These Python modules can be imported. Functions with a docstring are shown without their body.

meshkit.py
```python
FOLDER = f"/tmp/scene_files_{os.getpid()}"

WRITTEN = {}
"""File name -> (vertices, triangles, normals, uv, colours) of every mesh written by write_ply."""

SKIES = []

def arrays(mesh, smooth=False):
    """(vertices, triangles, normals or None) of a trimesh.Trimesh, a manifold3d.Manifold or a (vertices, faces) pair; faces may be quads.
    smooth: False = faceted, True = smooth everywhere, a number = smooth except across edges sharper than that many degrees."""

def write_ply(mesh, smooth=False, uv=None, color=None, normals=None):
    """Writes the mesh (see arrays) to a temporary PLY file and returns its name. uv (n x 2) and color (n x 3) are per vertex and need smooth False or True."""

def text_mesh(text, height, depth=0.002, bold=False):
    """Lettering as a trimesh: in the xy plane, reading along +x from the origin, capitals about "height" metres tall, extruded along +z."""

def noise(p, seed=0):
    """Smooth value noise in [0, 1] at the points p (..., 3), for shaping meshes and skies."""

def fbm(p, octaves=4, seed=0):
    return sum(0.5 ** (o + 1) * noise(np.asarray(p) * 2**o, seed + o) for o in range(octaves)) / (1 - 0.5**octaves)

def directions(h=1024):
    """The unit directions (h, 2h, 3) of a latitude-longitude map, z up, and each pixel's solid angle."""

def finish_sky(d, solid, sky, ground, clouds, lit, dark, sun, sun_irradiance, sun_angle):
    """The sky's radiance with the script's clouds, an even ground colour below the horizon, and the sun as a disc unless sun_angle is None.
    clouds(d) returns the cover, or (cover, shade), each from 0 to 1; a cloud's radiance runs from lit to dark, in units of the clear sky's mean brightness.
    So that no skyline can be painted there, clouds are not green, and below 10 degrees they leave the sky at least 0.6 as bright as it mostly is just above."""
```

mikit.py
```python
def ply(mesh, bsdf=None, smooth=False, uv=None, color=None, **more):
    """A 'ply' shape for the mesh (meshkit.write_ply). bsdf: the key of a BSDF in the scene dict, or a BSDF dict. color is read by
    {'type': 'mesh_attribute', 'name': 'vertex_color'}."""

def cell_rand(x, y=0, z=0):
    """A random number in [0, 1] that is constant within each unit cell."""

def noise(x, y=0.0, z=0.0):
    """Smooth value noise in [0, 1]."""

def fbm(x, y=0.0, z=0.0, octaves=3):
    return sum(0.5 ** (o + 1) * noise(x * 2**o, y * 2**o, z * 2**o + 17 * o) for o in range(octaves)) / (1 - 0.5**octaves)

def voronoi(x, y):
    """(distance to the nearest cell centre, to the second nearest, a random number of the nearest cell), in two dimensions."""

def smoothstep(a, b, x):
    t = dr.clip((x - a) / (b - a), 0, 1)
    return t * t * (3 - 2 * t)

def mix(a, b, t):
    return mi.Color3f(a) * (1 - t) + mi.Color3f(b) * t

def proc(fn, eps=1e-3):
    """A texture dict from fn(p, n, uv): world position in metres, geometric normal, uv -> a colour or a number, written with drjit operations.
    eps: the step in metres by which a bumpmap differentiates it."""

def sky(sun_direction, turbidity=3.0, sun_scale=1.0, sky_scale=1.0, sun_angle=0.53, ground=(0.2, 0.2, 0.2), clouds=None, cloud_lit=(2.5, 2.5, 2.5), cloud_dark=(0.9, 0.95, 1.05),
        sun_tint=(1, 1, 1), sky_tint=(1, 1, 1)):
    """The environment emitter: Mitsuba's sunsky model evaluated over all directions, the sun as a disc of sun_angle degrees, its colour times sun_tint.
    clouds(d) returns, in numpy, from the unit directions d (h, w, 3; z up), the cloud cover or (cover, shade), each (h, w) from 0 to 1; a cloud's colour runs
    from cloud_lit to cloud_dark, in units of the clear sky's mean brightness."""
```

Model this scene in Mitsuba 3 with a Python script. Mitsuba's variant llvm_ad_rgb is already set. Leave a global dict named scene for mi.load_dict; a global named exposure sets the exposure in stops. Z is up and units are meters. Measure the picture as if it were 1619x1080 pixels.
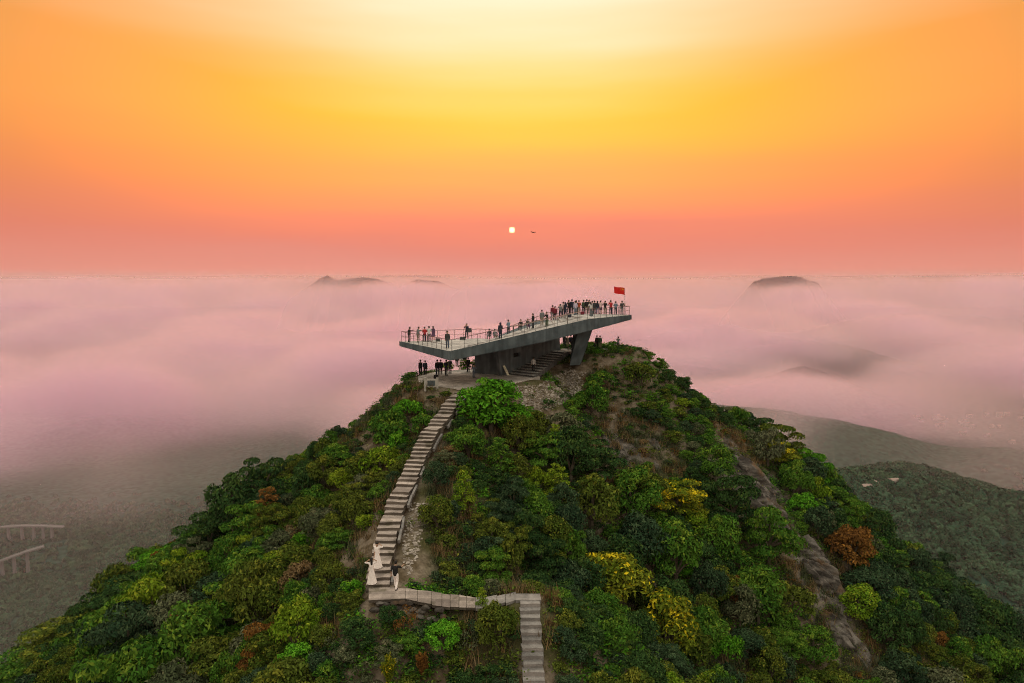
import math, random
import numpy as np, trimesh, manifold3d as m3, drjit as dr
import mitsuba as mi, mikit, meshkit
from mikit import noise, fbm, cell_rand, smoothstep, mix, proc
T4 = mi.ScalarTransform4f
scene, labels = {}, {}
rng = np.random.default_rng(7)

# ------------------------------------------------------------------ camera, sky, exposure
F, PITCH, HORIZON = 1080.0, math.radians(5.4), 438
CP, SP = math.cos(PITCH), math.sin(PITCH)
scene['camera'] = {'type': 'perspective', 'fov': math.degrees(2 * math.atan(809.5 / F)), 'fov_axis': 'x',
                   'near_clip': 0.5, 'far_clip': 40000.0,
                   'to_world': T4().look_at(origin=[0, 0, 0], target=[0, CP, -SP], up=[0, 0, 1]),
                   'medium': {'type': 'ref', 'id': 'haze_air'}}
SUN_EL = 90 - 490 / 1024 * 180
SUN = np.array([0.0, math.cos(math.radians(SUN_EL)), math.sin(math.radians(SUN_EL))])
SKY_MEAN = 0.0273          # mean of the tinted clear sky
GAIN = 10.0                # display units per unit of clear sky
exposure = math.log2(GAIN)
VEIL = np.array([1.9, 1.74, 1.36]) / (GAIN * SKY_MEAN)
BAND = np.array([1.2, .365, .285]) / (GAIN * SKY_MEAN)


def sstep(a, b, x):
    t = np.clip((x - a) / (b - a), 0, 1)
    return t * t * (3 - 2 * t)


def clouds(d):
    """A thin high veil, brightened overhead and behind as fill light, and a salmon band along the horizon, thickest on the sun's side."""
    el = np.degrees(np.arcsin(np.clip(d[..., 2], -1, 1)))
    az = np.abs(np.degrees(np.arctan2(d[..., 0], d[..., 1])))
    streak = meshkit.fbm(np.stack([d[..., 0] * 3, d[..., 1] * 3, d[..., 2] * 26], -1), 4) - .5
    front = np.exp(-(az / 100.0) ** 2)
    elw = el + streak * 2.2
    band = (1 - sstep(1.0, 13.2 + 4.2 * np.exp(-(az / 17) ** 2), elw)) * (.3 + .7 * front)  # salmon carried all round, behind the view too, to tint the fog
    a = 11 + 1.5 * sstep(5, 45, az)
    b = 24.0 + 17 * sstep(5, 45, az)
    back = sstep(50, 130, az)
    a, b = a * (1 - back) + 0 * back, b * (1 - back) + 26 * back
    veil = (.80 * sstep(a, b, elw) + .20 * sstep(20, 48, el)) * (1 - .1 * back) + .3 * back * (1 - sstep(a, b, elw))  # zenith ramp and back fill, out of view, added to light fog and slopes
    veil = np.maximum(veil, (.02 + .05 * sstep(12, 32, az)) * sstep(4, 13, el))
    band = band * (1 - .075 * (1 - sstep(.2, 3.8, elw)))
    veil = np.maximum(np.clip(veil * (1 + .25 * streak), 0, 1) * (1 - band), .07 * (1 - sstep(.2, 3.8, elw)))
    cover = np.clip(band + veil, 0, 1)
    return cover, band / np.maximum(cover, 1e-6)


scene['sky'] = mikit.sky(SUN, turbidity=9, sun_scale=0.00048, sky_scale=1.0, sun_angle=0.53, ground=(.16, .12, .12), clouds=clouds,
                         cloud_lit=VEIL, cloud_dark=BAND, sun_tint=(1, 2.1, 6.2), sky_tint=(1, .50, .08))


def pix(u, v):
    """Direction through the photograph's pixel (1619 x 1080)."""
    x, y = (u - 809.5) / F, -(v - 540) / F
    return np.array([x, CP + y * SP, -SP + y * CP])


def at_y(u, v, y):
    d = pix(u, v)
    return d * (y / d[1])


def at_z(u, v, z):
    d = pix(u, v)
    return d * (z / d[2])


def to_pix(p):
    p = np.asarray(p, float)
    f = p[..., 1] * CP - p[..., 2] * SP
    w = p[..., 1] * SP + p[..., 2] * CP
    return 809.5 + F * p[..., 0] / f, 540 - F * w / f, f


# ------------------------------------------------------------------ terrain heights
DECK_Z, PLAZA_Z, KNOLL_Z = -7.2, -11.1, -9.25
RIDGES = [[(12, 89, -9.5), (6, 84, -9.8), (-2, 76, -11.3), (-4.7, 67.6, -11.5), (-6.2, 53, -15.2), (-7.3, 39, -18.85), (1.1, 38.7, -18.95), (1.1, 33, -21.5), (1.8, 20, -28), (3, -30, -55)],
          [(12, 89, -9.5), (16, 130, -32)], [(-6, 79, -11.6), (-14, 110, -28)]]
PLAZA = np.array([(-10.2, 72), (-8.4, 69.5), (-5.9, 67.4), (-3.4, 67.2), (-.5, 69.6), (2.0, 73.2), (3.4, 75.6), (3, 78), (1, 80.5), (-5, 82), (-9, 80), (-10.8, 76)], float)
KNOLL = np.array([(5.6, 84.5), (8.6, 82.2), (12, 83.5), (16, 87.5), (13, 92), (6.5, 91)], float)
import shapely
from shapely.geometry import Polygon


def poly_dist(poly, x, y):
    pts = shapely.points(np.ravel(x), np.ravel(y))
    return shapely.distance(Polygon(poly), pts).reshape(np.shape(x))


def ridge_dist(x, y):
    best = np.full(np.shape(x), 1e9)
    for line in RIDGES:
        for (x0, y0, z0), (x1, y1, z1) in zip(line, line[1:]):
            t = np.clip(((x - x0) * (x1 - x0) + (y - y0) * (y1 - y0)) / ((x1 - x0) ** 2 + (y1 - y0) ** 2), 0, 1)
            best = np.minimum(best, np.hypot(x - x0 - t * (x1 - x0), y - y0 - t * (y1 - y0)))
    return best


def height(x, y):
    """Ground of the near mountain."""
    x, y = np.asarray(x, float), np.asarray(y, float)
    hs = []
    for line in RIDGES:
        for (x0, y0, z0), (x1, y1, z1) in zip(line, line[1:]):
            t = np.clip(((x - x0) * (x1 - x0) + (y - y0) * (y1 - y0)) / ((x1 - x0) ** 2 + (y1 - y0) ** 2), 0, 1)
            d = np.hypot(x - x0 - t * (x1 - x0), y - y0 - t * (y1 - y0))
            hs.append(z0 + t * (z1 - z0) - .86 * (np.sqrt(d * d + 6) - 2.449) - 1.7 * (1 - np.exp(-(d / 5.5) ** 2)))
    hs = np.array(hs)
    top = hs.max(0)
    h = top + .5 * np.log(np.exp((hs - top) / .5).sum(0)) - .5 * np.log(1.6)
    p = np.stack([x, y, 0 * x], -1)
    rough = sstep(1.5, 8, ridge_dist(x, y))
    h = h + rough * ((meshkit.fbm(p / 9, 4, 3) - .5) * 3.6 + (meshkit.fbm(p / 28, 3, 9) - .5) * 6 + (meshkit.fbm(p / 2.2, 3, 12) - .5) * .9)
    for poly, z, slope in ((PLAZA, PLAZA_Z - .06, .8), (KNOLL, KNOLL_Z - .04, .8)):
        d = poly_dist(poly, x, y)
        shelf = z - slope * np.maximum(d - .4, 0) - .9 * (1 - np.exp(-(d / 4) ** 2)) + rough * (meshkit.fbm(p / 7, 3, 6) - .5) * 1.5
        m_ = np.maximum(h, shelf)
        h = m_ + .4 * np.log(np.exp((h - m_) / .4) + np.exp((shelf - m_) / .4)) - .4 * np.log(2) * np.exp(-np.abs(h - shelf))
        k = 1 - sstep(.3, 1.6, d)
        h = h * (1 - k) + z * k
    k = 1 - sstep(.2, 1.2, poly_dist(UNDER, x, y))
    s = np.clip(((x - 1.5) * .62 + (y - 76.6) * .785) / 10.5, 0, 1)
    h = h * (1 - k) + np.minimum(h, PLAZA_Z - .5 + s * (KNOLL_Z - PLAZA_Z)) * k
    return h


UNDER = np.array([(-.6, 77.3), (2.9, 74.9), (8.6, 81.4), (6.2, 87.2)], float)


def ground_hit(u, v, y0=20, y1=150):
    d = pix(u, v)
    ys = np.linspace(y0, y1, 1400)
    p = d[None] * (ys / d[1])[:, None]
    below = p[:, 2] < height(p[:, 0], p[:, 1])
    if not below.any():
        return None
    return p[np.argmax(below)]


# valley floor, hills and ridges that rise from it
def crest(*pts):
    return np.array([at_y(u, v, y) for u, v, y in pts])


HILLS = [  # (crest line, flank slope, rounding)
    (crest((1325, 778, 640), (1400, 764, 680), (1480, 772, 700), (1560, 790, 690), (1720, 800, 660)), .42, 60),
    (crest((1330, 768, 900), (1400, 756, 950), (1450, 742, 960), (1500, 758, 930), (1570, 784, 880), (1700, 812, 850)), .42, 50),
    (crest((1100, 640, 1750), (1200, 648, 1700), (1300, 664, 1650), (1400, 684, 1600), (1480, 704, 1560), (1545, 722, 1540)), .36, 60),
    (crest((1560, 722, 1450), (1600, 714, 1450), (1700, 726, 1450)), .40, 70),
    (crest((40, 700, 1950), (150, 660, 2000), (230, 668, 2000), (330, 700, 1950)), .4, 110),
    (crest((1240, 590, 2450), (1275, 579, 2500), (1325, 600, 2450)), .45, 40),
    (crest((1120, 515, 4300), (1150, 513, 4300), (1175, 519, 4300)), .26, 60),
    (crest((1265, 538, 3600), (1300, 537, 3600), (1330, 547, 3500)), .3, 60),
    (crest((1430, 494, 5400), (1500, 495, 5300), (1580, 500, 5200)), .24, 80),
]


def valley(x, y):
    x, y = np.asarray(x, float), np.asarray(y, float)
    p = np.stack([x, y, 0 * x], -1)
    h = -452 + (meshkit.fbm(p / 420, 4, 5) - .5) * 34
    r = np.hypot(x, y - 75)
    cands = [h, -60 - .62 * r + (meshkit.fbm(p / 60, 3, 8) - .5) * 30]
    for c, k, soft in HILLS:
        best = np.full(np.shape(x), -1e9)
        for a, b in zip(c, c[1:]):
            e = b - a
            t = np.clip(((x - a[0]) * e[0] + (y - a[1]) * e[1]) / (e[0] ** 2 + e[1] ** 2), 0, 1)
            d = np.hypot(x - a[0] - t * e[0], y - a[1] - t * e[1])
            best = np.maximum(best, a[2] + t * e[2] - k * (np.sqrt(d * d + soft * soft) - soft))
        cands.append(best + (meshkit.fbm(p / 140, 4, 11) - .5) * 26 - 3)
    cands = np.array(cands)
    top = cands.max(0)
    h = np.maximum(top + 8 * np.log(np.exp((cands - top) / 8).sum(0)), -478)
    h = h + 8 * np.exp(-((x + 830) / 260) ** 2 - ((y - 1050) / 190) ** 2)      # the viaducts' valley
    h = np.maximum(h - (h + 452) * sstep(8500, 9600, y), -478)
    return np.maximum(h, -478 + (474 + 105 * (meshkit.fbm(np.stack([x / 2100, 0 * x, 0 * x + 2], -1), 3, 3) - .5)) * sstep(9600, 11900, y))      # far land rises to the horizon


# ------------------------------------------------------------------ materials
def rgb(r, g=None, b=None):
    return {'type': 'rgb', 'value': [r, g, b] if g is not None else [r, r, r]}


def diffuse(tex):
    return {'type': 'twosided', 'bsdf': {'type': 'diffuse', 'reflectance': tex}}


def plain(name, *c, rough=.7):
    scene[name] = {'type': 'twosided', 'bsdf': {'type': 'principled', 'base_color': rgb(*c), 'roughness': rough, 'specular': .3}}


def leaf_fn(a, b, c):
    """Leaf colour: a and b shift slowly from tree to tree, every leaf has its own tone, some are c (young, dry or in flower; paints lit crown tops)."""
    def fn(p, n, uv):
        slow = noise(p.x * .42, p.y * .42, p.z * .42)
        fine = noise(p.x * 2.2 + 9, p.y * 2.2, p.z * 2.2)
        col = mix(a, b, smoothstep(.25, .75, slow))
        col = mix(col, c, dr.clip(uv.x * (.45 + .9 * smoothstep(.3, .8, fine)), 0, 1))      # uv: (young leaf and painted top highlight, tone of the leaf)
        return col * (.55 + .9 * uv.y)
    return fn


LEAF = {  # kind -> three colours
    'bright': ((0.063, 0.205, 0.014), (0.091, 0.285, 0.021), (0.194, 0.410, 0.034)),
    'green': ((0.048, 0.131, 0.019), (0.075, 0.171, 0.023), (0.182, 0.274, 0.034)),
    'dark': ((0.026, 0.064, 0.022), (0.040, 0.087, 0.027), (0.085, 0.142, 0.034)),
    'deep': ((0.027, 0.057, 0.031), (0.042, 0.078, 0.039), (0.080, 0.125, 0.063)),
    'olive': ((0.064, 0.105, 0.017), (0.091, 0.123, 0.022), (0.205, 0.222, 0.032)),
    'lime': ((0.114, 0.217, 0.016), (0.160, 0.245, 0.019), (0.308, 0.353, 0.034)),
    'flower': ((0.114, 0.165, 0.016), (0.177, 0.205, 0.021), (0.684, 0.536, 0.023)),
    'russet': ((0.142, 0.068, 0.023), (0.182, 0.091, 0.025), (0.296, 0.142, 0.034)),
    'grey': ((0.074, 0.097, 0.051), (0.108, 0.125, 0.071), (0.171, 0.177, 0.103)),
    'dry': ((0.205, 0.148, 0.080), (0.171, 0.108, 0.051), (0.296, 0.217, 0.125)),
}
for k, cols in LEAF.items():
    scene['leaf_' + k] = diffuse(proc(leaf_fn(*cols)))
scene['bark'] = diffuse(proc(lambda p, n, uv: mix((.07, .055, .04), (.16, .14, .115), noise(p.x * 6, p.y * 6, p.z * 2))))


def soil(p, n, uv):
    big = fbm(p.x * .22, p.y * .22, p.z * .22, 3)
    mid = fbm(p.x * 1.4, p.y * 1.4, p.z * 1.4, 3)
    col = mix((.10, .078, .052), (.21, .175, .14), smoothstep(.3, .7, mid))
    col = mix(col, (.07, .075, .03), smoothstep(.5, .68, big) * .8)
    lay = fbm(p.x * .9 + p.z * .5, p.y * .9, p.z * 2.6, 4)
    crag = mix((.05, .045, .043), (.2, .185, .175), smoothstep(.28, .72, lay))
    near = 1e3
    for q in CLIFF:
        near = dr.minimum(near, dr.norm(p - mi.Point3f(*[float(c) for c in q])))
    col = mix(crag, col, smoothstep(1.8, 3.2, near + 2.4 * (mid - .5)))
    return col * (.7 + .6 * noise(p.x * 9, p.y * 9, p.z * 9))


CLIFF = [ground_hit(u, v_) for u, v_ in ((1160, 722), (1183, 760), (1205, 800), (1224, 838), (1152, 752), (1216, 764), (1178, 800), (1275, 880), (1295, 925), (1318, 990), (985, 712))]
scene['soil'] = diffuse(proc(soil))


def bare(p, n, uv):
    mid = fbm(p.x * 1.1, p.y * 1.1, p.z * 1.1, 4)
    col = mix((.17, .12, .08), (.27, .22, .18), smoothstep(.3, .7, mid))
    return col * (.7 + .5 * noise(p.x * 11, p.y * 11, p.z * 11))


scene['bare_earth'] = diffuse(proc(bare))


def rock(p, n, uv):
    lay = fbm(p.x * .9 + p.z * .5, p.y * .9, p.z * 2.6, 4)
    col = mix((.05, .045, .043), (.19, .175, .165), smoothstep(.28, .72, lay))
    col = mix(col, (.15, .09, .05), smoothstep(.55, .75, fbm(p.x * .6 + 4, p.y * .6, p.z * .6, 3)) * .8)
    return col * (.75 + .5 * noise(p.x * 8, p.y * 8, p.z * 8))


scene['rock'] = diffuse(proc(rock))
scene['pebble'] = diffuse(proc(lambda p, n, uv: mix((.2, .17, .15), (.5, .46, .43), cell_rand(p.x * 3.1, p.y * 3.1, p.z * 3.1)) * (.7 + .5 * noise(p.x * 9, p.y * 9, p.z * 9))))


def concrete_fn(lo, hi):
    def fn(p, n, uv):
        s = fbm(p.x * .8, p.y * .8, p.z * .8, 3)
        drip = fbm(p.x * 2.6, p.y * 2.6, p.z * .25, 3)
        col = mix(lo, hi, smoothstep(.25, .75, s))
        return col * (.72 + .5 * smoothstep(.2, .8, drip)) * (.9 + .2 * noise(p.x * 14, p.y * 14, p.z * 14))
    return fn


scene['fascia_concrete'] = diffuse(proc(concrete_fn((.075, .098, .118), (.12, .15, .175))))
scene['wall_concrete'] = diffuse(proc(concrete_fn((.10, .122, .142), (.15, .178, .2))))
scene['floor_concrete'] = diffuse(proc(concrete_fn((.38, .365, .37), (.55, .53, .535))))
scene['plaza_concrete'] = diffuse(proc(concrete_fn((.36, .335, .325), (.54, .50, .485))))


_tread = concrete_fn((.34, .335, .34), (.5, .49, .49))
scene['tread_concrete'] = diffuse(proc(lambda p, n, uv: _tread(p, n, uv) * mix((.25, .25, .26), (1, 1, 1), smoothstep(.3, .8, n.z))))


def step_fn(p, n, uv):
    slab = cell_rand(p.x * .0, p.y * 2.3, p.z * 5.7)
    col = mix((.28, .24, .228), (.52, .45, .425), slab)
    col = col * (.5 + .85 * fbm(p.x * 2.2, p.y * 2.2, p.z * 2.2, 4))
    col = mix(col, (.12, .11, .075), smoothstep(.56, .72, fbm(p.x * 1.3 + 5, p.y * 1.3, p.z * 1.3, 4)) * .7)
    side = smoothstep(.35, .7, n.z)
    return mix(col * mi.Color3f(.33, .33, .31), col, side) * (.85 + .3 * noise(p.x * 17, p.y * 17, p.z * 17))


scene['step_stone'] = diffuse(proc(step_fn))
scene['slab_stone'] = diffuse(proc(lambda p, n, uv: step_fn(p, n, uv) * (.62 + .5 * cell_rand(p.x * 1.35 + .3, 0, 0))))


def grey_step_fn(p, n, uv):
    slab = cell_rand(p.x * .0, p.y * 2.1, p.z * 5.1)
    col = mix((.20, .195, .20), (.33, .31, .31), slab)
    return col * (.6 + .7 * fbm(p.x * 2.6, p.y * 2.6, p.z * 2.6, 4)) * (.85 + .3 * noise(p.x * 17, p.y * 17, p.z * 17))


scene['grey_stone'] = diffuse(proc(grey_step_fn))


def far_forest(p, n, uv):
    a = fbm(p.x * .006, p.y * .006, 0, 3)
    b = noise(p.x * .13, p.y * .13, p.z * .13)
    wood = mix((.024, .06, .042), (.05, .095, .06), a) * (.6 + .8 * b)
    return mix(wood * mi.Color3f(.7, .8, .9), (.022, .034, .05), smoothstep(1500, 2600, p.y))      # even dark blue tone further out


scene['far_ground'] = diffuse(proc(far_forest))
scene['far_leaf'] = diffuse(proc(lambda p, n, uv: mix((.026, .066, .044), (.062, .11, .064), noise(p.x * .05, p.y * .05, p.z * .05)) * (.6 + .8 * cell_rand(p.x * .12, p.y * .12, 0))))
scene['rail_metal'] = {'type': 'twosided', 'bsdf': {'type': 'principled', 'base_color': rgb(.06, .06, .064), 'roughness': .45, 'metallic': .4}}
scene['steel_rail'] = {'type': 'twosided', 'bsdf': {'type': 'principled', 'base_color': rgb(.5, .48, .48), 'roughness': .35, 'metallic': .6}}
plain('pale_concrete', .42, .41, .40)
plain('viaduct_concrete', .18, .185, .19)
plain('cream_board', .72, .70, .58)
plain('ink', .03, .03, .035)
plain('flag_red', .62, .012, .012)
plain('flag_yellow', .85, .62, .05)
plain('void_dark', .012, .012, .014)
plain('house_wall', .36, .34, .33)
plain('house_roof', .32, .25, .23)
plain('window_dark', .05, .055, .06)
plain('drone_body', .035, .03, .03)


# ------------------------------------------------------------------ helpers
def numbered(name):
    if name not in scene and name not in labels and not any(k.startswith(name + '__') for k in scene):
        return name
    i = COUNT.get(name, 0)
    while True:
        i += 1
        key = f'{name}_{i:03d}'
        if key not in scene and key not in labels:
            COUNT[name] = i
            return key


COUNT = {}


def thing(name, label, cat, group=None):
    key = numbered(name)
    labels[key] = {'label': label, 'category': cat}
    if group:
        labels[key]['group'] = group
    return key


def obj(name, mesh, bsdf, parent=None, smooth=False, **more):
    key = f'{parent}__{name}' if parent else name
    base, i = key, 0
    while key in scene:
        i += 1
        key = f'{base}_{i:03d}'
    scene[key] = mikit.ply(mesh, bsdf, smooth, **more)
    return key


def struct(name, mesh, bsdf, label=None, smooth=False):
    key = obj(name, mesh, bsdf, None, smooth)
    labels[key] = {'kind': 'structure'}
    if label:
        labels[key]['label'] = label
    return key


def box(lo, hi):
    lo, hi = np.array(lo, float), np.array(hi, float)
    m = trimesh.creation.box(hi - lo)
    m.apply_translation((lo + hi) / 2)
    return m


def cat(ms):
    return trimesh.util.concatenate(ms)


def bar(a, b, w, h=None, up=(0, 0, 1)):
    """A box beam from a to b, w wide and h high."""
    a, b = np.array(a, float), np.array(b, float)
    d = b - a
    L = np.linalg.norm(d)
    d /= L
    s = np.cross(d, up)
    if np.linalg.norm(s) < 1e-6:
        s = np.array([1.0, 0, 0])
    s /= np.linalg.norm(s)
    t = np.cross(s, d)
    m = trimesh.creation.box([w, L, h or w])
    M = np.eye(4)
    M[:3, 0], M[:3, 1], M[:3, 2], M[:3, 3] = s, d, t, (a + b) / 2
    m.apply_transform(M)
    return m


def prism(top, bottom):
    """Solid between two rings of points with the same count (counter-clockwise seen from above)."""
    top, bottom = np.array(top, float), np.array(bottom, float)
    n = len(top)
    ref = Polygon(top[:, :2])
    tri = trimesh.creation.triangulate_polygon(ref, engine='earcut')
    tv, tf = tri
    idx = [int(np.argmin(((top[:, :2] - q) ** 2).sum(1))) for q in tv]
    tf = np.array([[idx[i] for i in f] for f in tf])
    nz = np.cross(top[tf[:, 1], :2] - top[tf[:, 0], :2], top[tf[:, 2], :2] - top[tf[:, 0], :2])
    tf[nz < 0] = tf[nz < 0][:, ::-1]
    f = [*tf, *(tf[:, ::-1] + n)]
    for i in range(n):
        j = (i + 1) % n
        f += [[i, i + n, j + n], [i, j + n, j]]
    return trimesh.Trimesh(np.vstack([top, bottom]), np.array(f), process=False)


def rot(deg, x, y, z, s=1.0):
    return T4().translate([float(x), float(y), float(z)]).rotate([0, 0, 1], float(deg)).scale(float(s))


def grid_mesh(xs, ys, zf):
    X, Y = np.meshgrid(xs, ys)
    Z = zf(X, Y)
    v = np.stack([X, Y, Z], -1).reshape(-1, 3)
    nx, ny = len(xs), len(ys)
    i = (np.arange(ny - 1)[:, None] * nx + np.arange(nx - 1)).ravel()
    return trimesh.Trimesh(v, np.vstack([np.stack([i, i + 1, i + nx + 1], 1), np.stack([i, i + nx + 1, i + nx], 1)]), process=False)


def rock_mesh(seed, sub=2, sx=1, sy=1, sz=1, rough=.5):
    m = trimesh.creation.icosphere(sub)
    v = m.vertices
    v = v * (1 + rough * (meshkit.fbm(v * 1.3 + seed * 7.1, 3, seed) - .5)[:, None] * 1.6)
    r = np.random.default_rng(seed)
    for _ in range(5):      # flat cleavage faces
        n = r.normal(size=3)
        n /= np.linalg.norm(n)
        d = v @ n
        v = v - np.maximum(d - .68, 0)[:, None] * n
    return trimesh.Trimesh(v * [sx, sy, sz], m.faces, process=False)


# ------------------------------------------------------------------ the mountain
xs = np.concatenate([np.linspace(-190, -40, 100)[:-1], np.linspace(-40, 45, 213)[:-1], np.linspace(45, 200, 100)])
ys = np.concatenate([np.linspace(-30, 28, 50)[:-1], np.linspace(28, 95, 169)[:-1], np.linspace(95, 230, 60)])
struct('mountain', grid_mesh(xs, ys, height), 'soil', 'steep bush covered mountain top with a stone stairway along its ridge', smooth=True)

# valley floor with its lower hills
ang = np.linspace(-1.02, 1.02, 300)
rad_ = np.concatenate([np.geomspace(90, 2400, 250), np.geomspace(2450, 14500, 70)])
A, R = np.meshgrid(ang, rad_)
X = np.clip(np.tan(A * .74) * R / np.tan(1.02 * .74) * .80, -8950, 8950)
Y = np.clip(R, -200, 11950)
Z = valley(X, Y)
v = np.stack([X, Y, Z], -1).reshape(-1, 3)
nx, ny = len(ang), len(rad_)
keep_rows = int(np.argmax(rad_ > 11950)) + 1
i = (np.arange(keep_rows - 1)[:, None] * nx + np.arange(nx - 1)).ravel()
struct('valley_ground', trimesh.Trimesh(v, np.vstack([np.stack([i, i + 1, i + nx + 1], 1), np.stack([i, i + nx + 1, i + nx], 1)]), process=False),
       'far_ground', 'wooded valley floor and low hills under drifting fog', smooth=True)

# islands of high ground above the cloud sea, far away
for pts, k, y, lab in (
        ([(1192, 445), (1206, 441), (1222, 438.5), (1240, 436), (1256, 436.5), (1266, 438.5), (1272, 442), (1290, 446)], 1.2, 6200, 'dark flat topped hill above the fog on the right horizon'),
        ([(500, 444), (508, 439), (517, 435), (526, 440), (536, 443), (552, 440), (575, 438.5), (597, 441), (622, 449)], .7, 6200, 'pale hill with a small pointed peak on the left horizon'),
        ([(640, 448), (660, 442), (690, 444), (705, 449)], .5, 6300, 'faint low hill on the horizon left of the sun'),
        ([(740, 452), (800, 446), (850, 443.5), (878, 445), (892, 453)], .6, 6200, 'long faint hill on the horizon above the platform'),
        ):
    c = np.array([at_y(u, v_, y) for u, v_ in pts])
    xx = np.linspace(c[0, 0] - 250, c[-1, 0] + 250, 120)
    yy = np.linspace(y - 700, y + 700, 40)

    def hill(X, Y, c=c, k=k, y=y):
        top = np.interp(X, c[:, 0], c[:, 2])
        edge = np.maximum(np.maximum(c[0, 0] - X, X - c[-1, 0]), 0)
        p = np.stack([X, Y, 0 * X], -1)
        return np.maximum(top - k * edge - (np.sqrt((Y - y) ** 2 + 60 ** 2) - 60) * .8 + (meshkit.fbm(p / 60, 3, 2) - .5) * 10, -476)
    struct(numbered('distant_hill'), grid_mesh(xx, yy, hill), 'far_ground', lab, smooth=True)

# ------------------------------------------------------------------ plaza, stairways, path
def unproject_line(u, v_, z0, slope, y0):
    """Meets the inclined plane z = z0 + slope * (y - y0)."""
    d = pix(u, v_)
    t = (z0 - slope * y0) / (d[2] - slope * d[1])
    return d * t


pl = Polygon(PLAZA).buffer(-.25)
pm = trimesh.creation.extrude_polygon(pl, .35, engine='earcut')
pm.apply_translation([0, 0, PLAZA_Z - .35])
struct('plaza', pm, 'plaza_concrete', 'grey concrete plaza under the viewing platform at the head of the stairs')

STAIR_TOP, STAIR_LOW = np.array([-4.7, 67.3, PLAZA_Z]), np.array([-7.4, 39.6, -18.65])
SLOPE = (STAIR_TOP[2] - STAIR_LOW[2]) / (STAIR_TOP[1] - STAIR_LOW[1])
trace = [unproject_line(u, v_, STAIR_LOW[2], SLOPE, STAIR_LOW[1]) for u, v_ in
         ((735, 617), (718, 634), (700, 665), (677, 696), (667, 716), (654, 740), (642, 766), (630, 790), (620, 817), (614, 841), (607, 868), (601, 899), (597, 928))]
trace = np.array(trace)[::-1]
tx = lambda y: np.interp(y, trace[:, 1], trace[:, 0])


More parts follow.
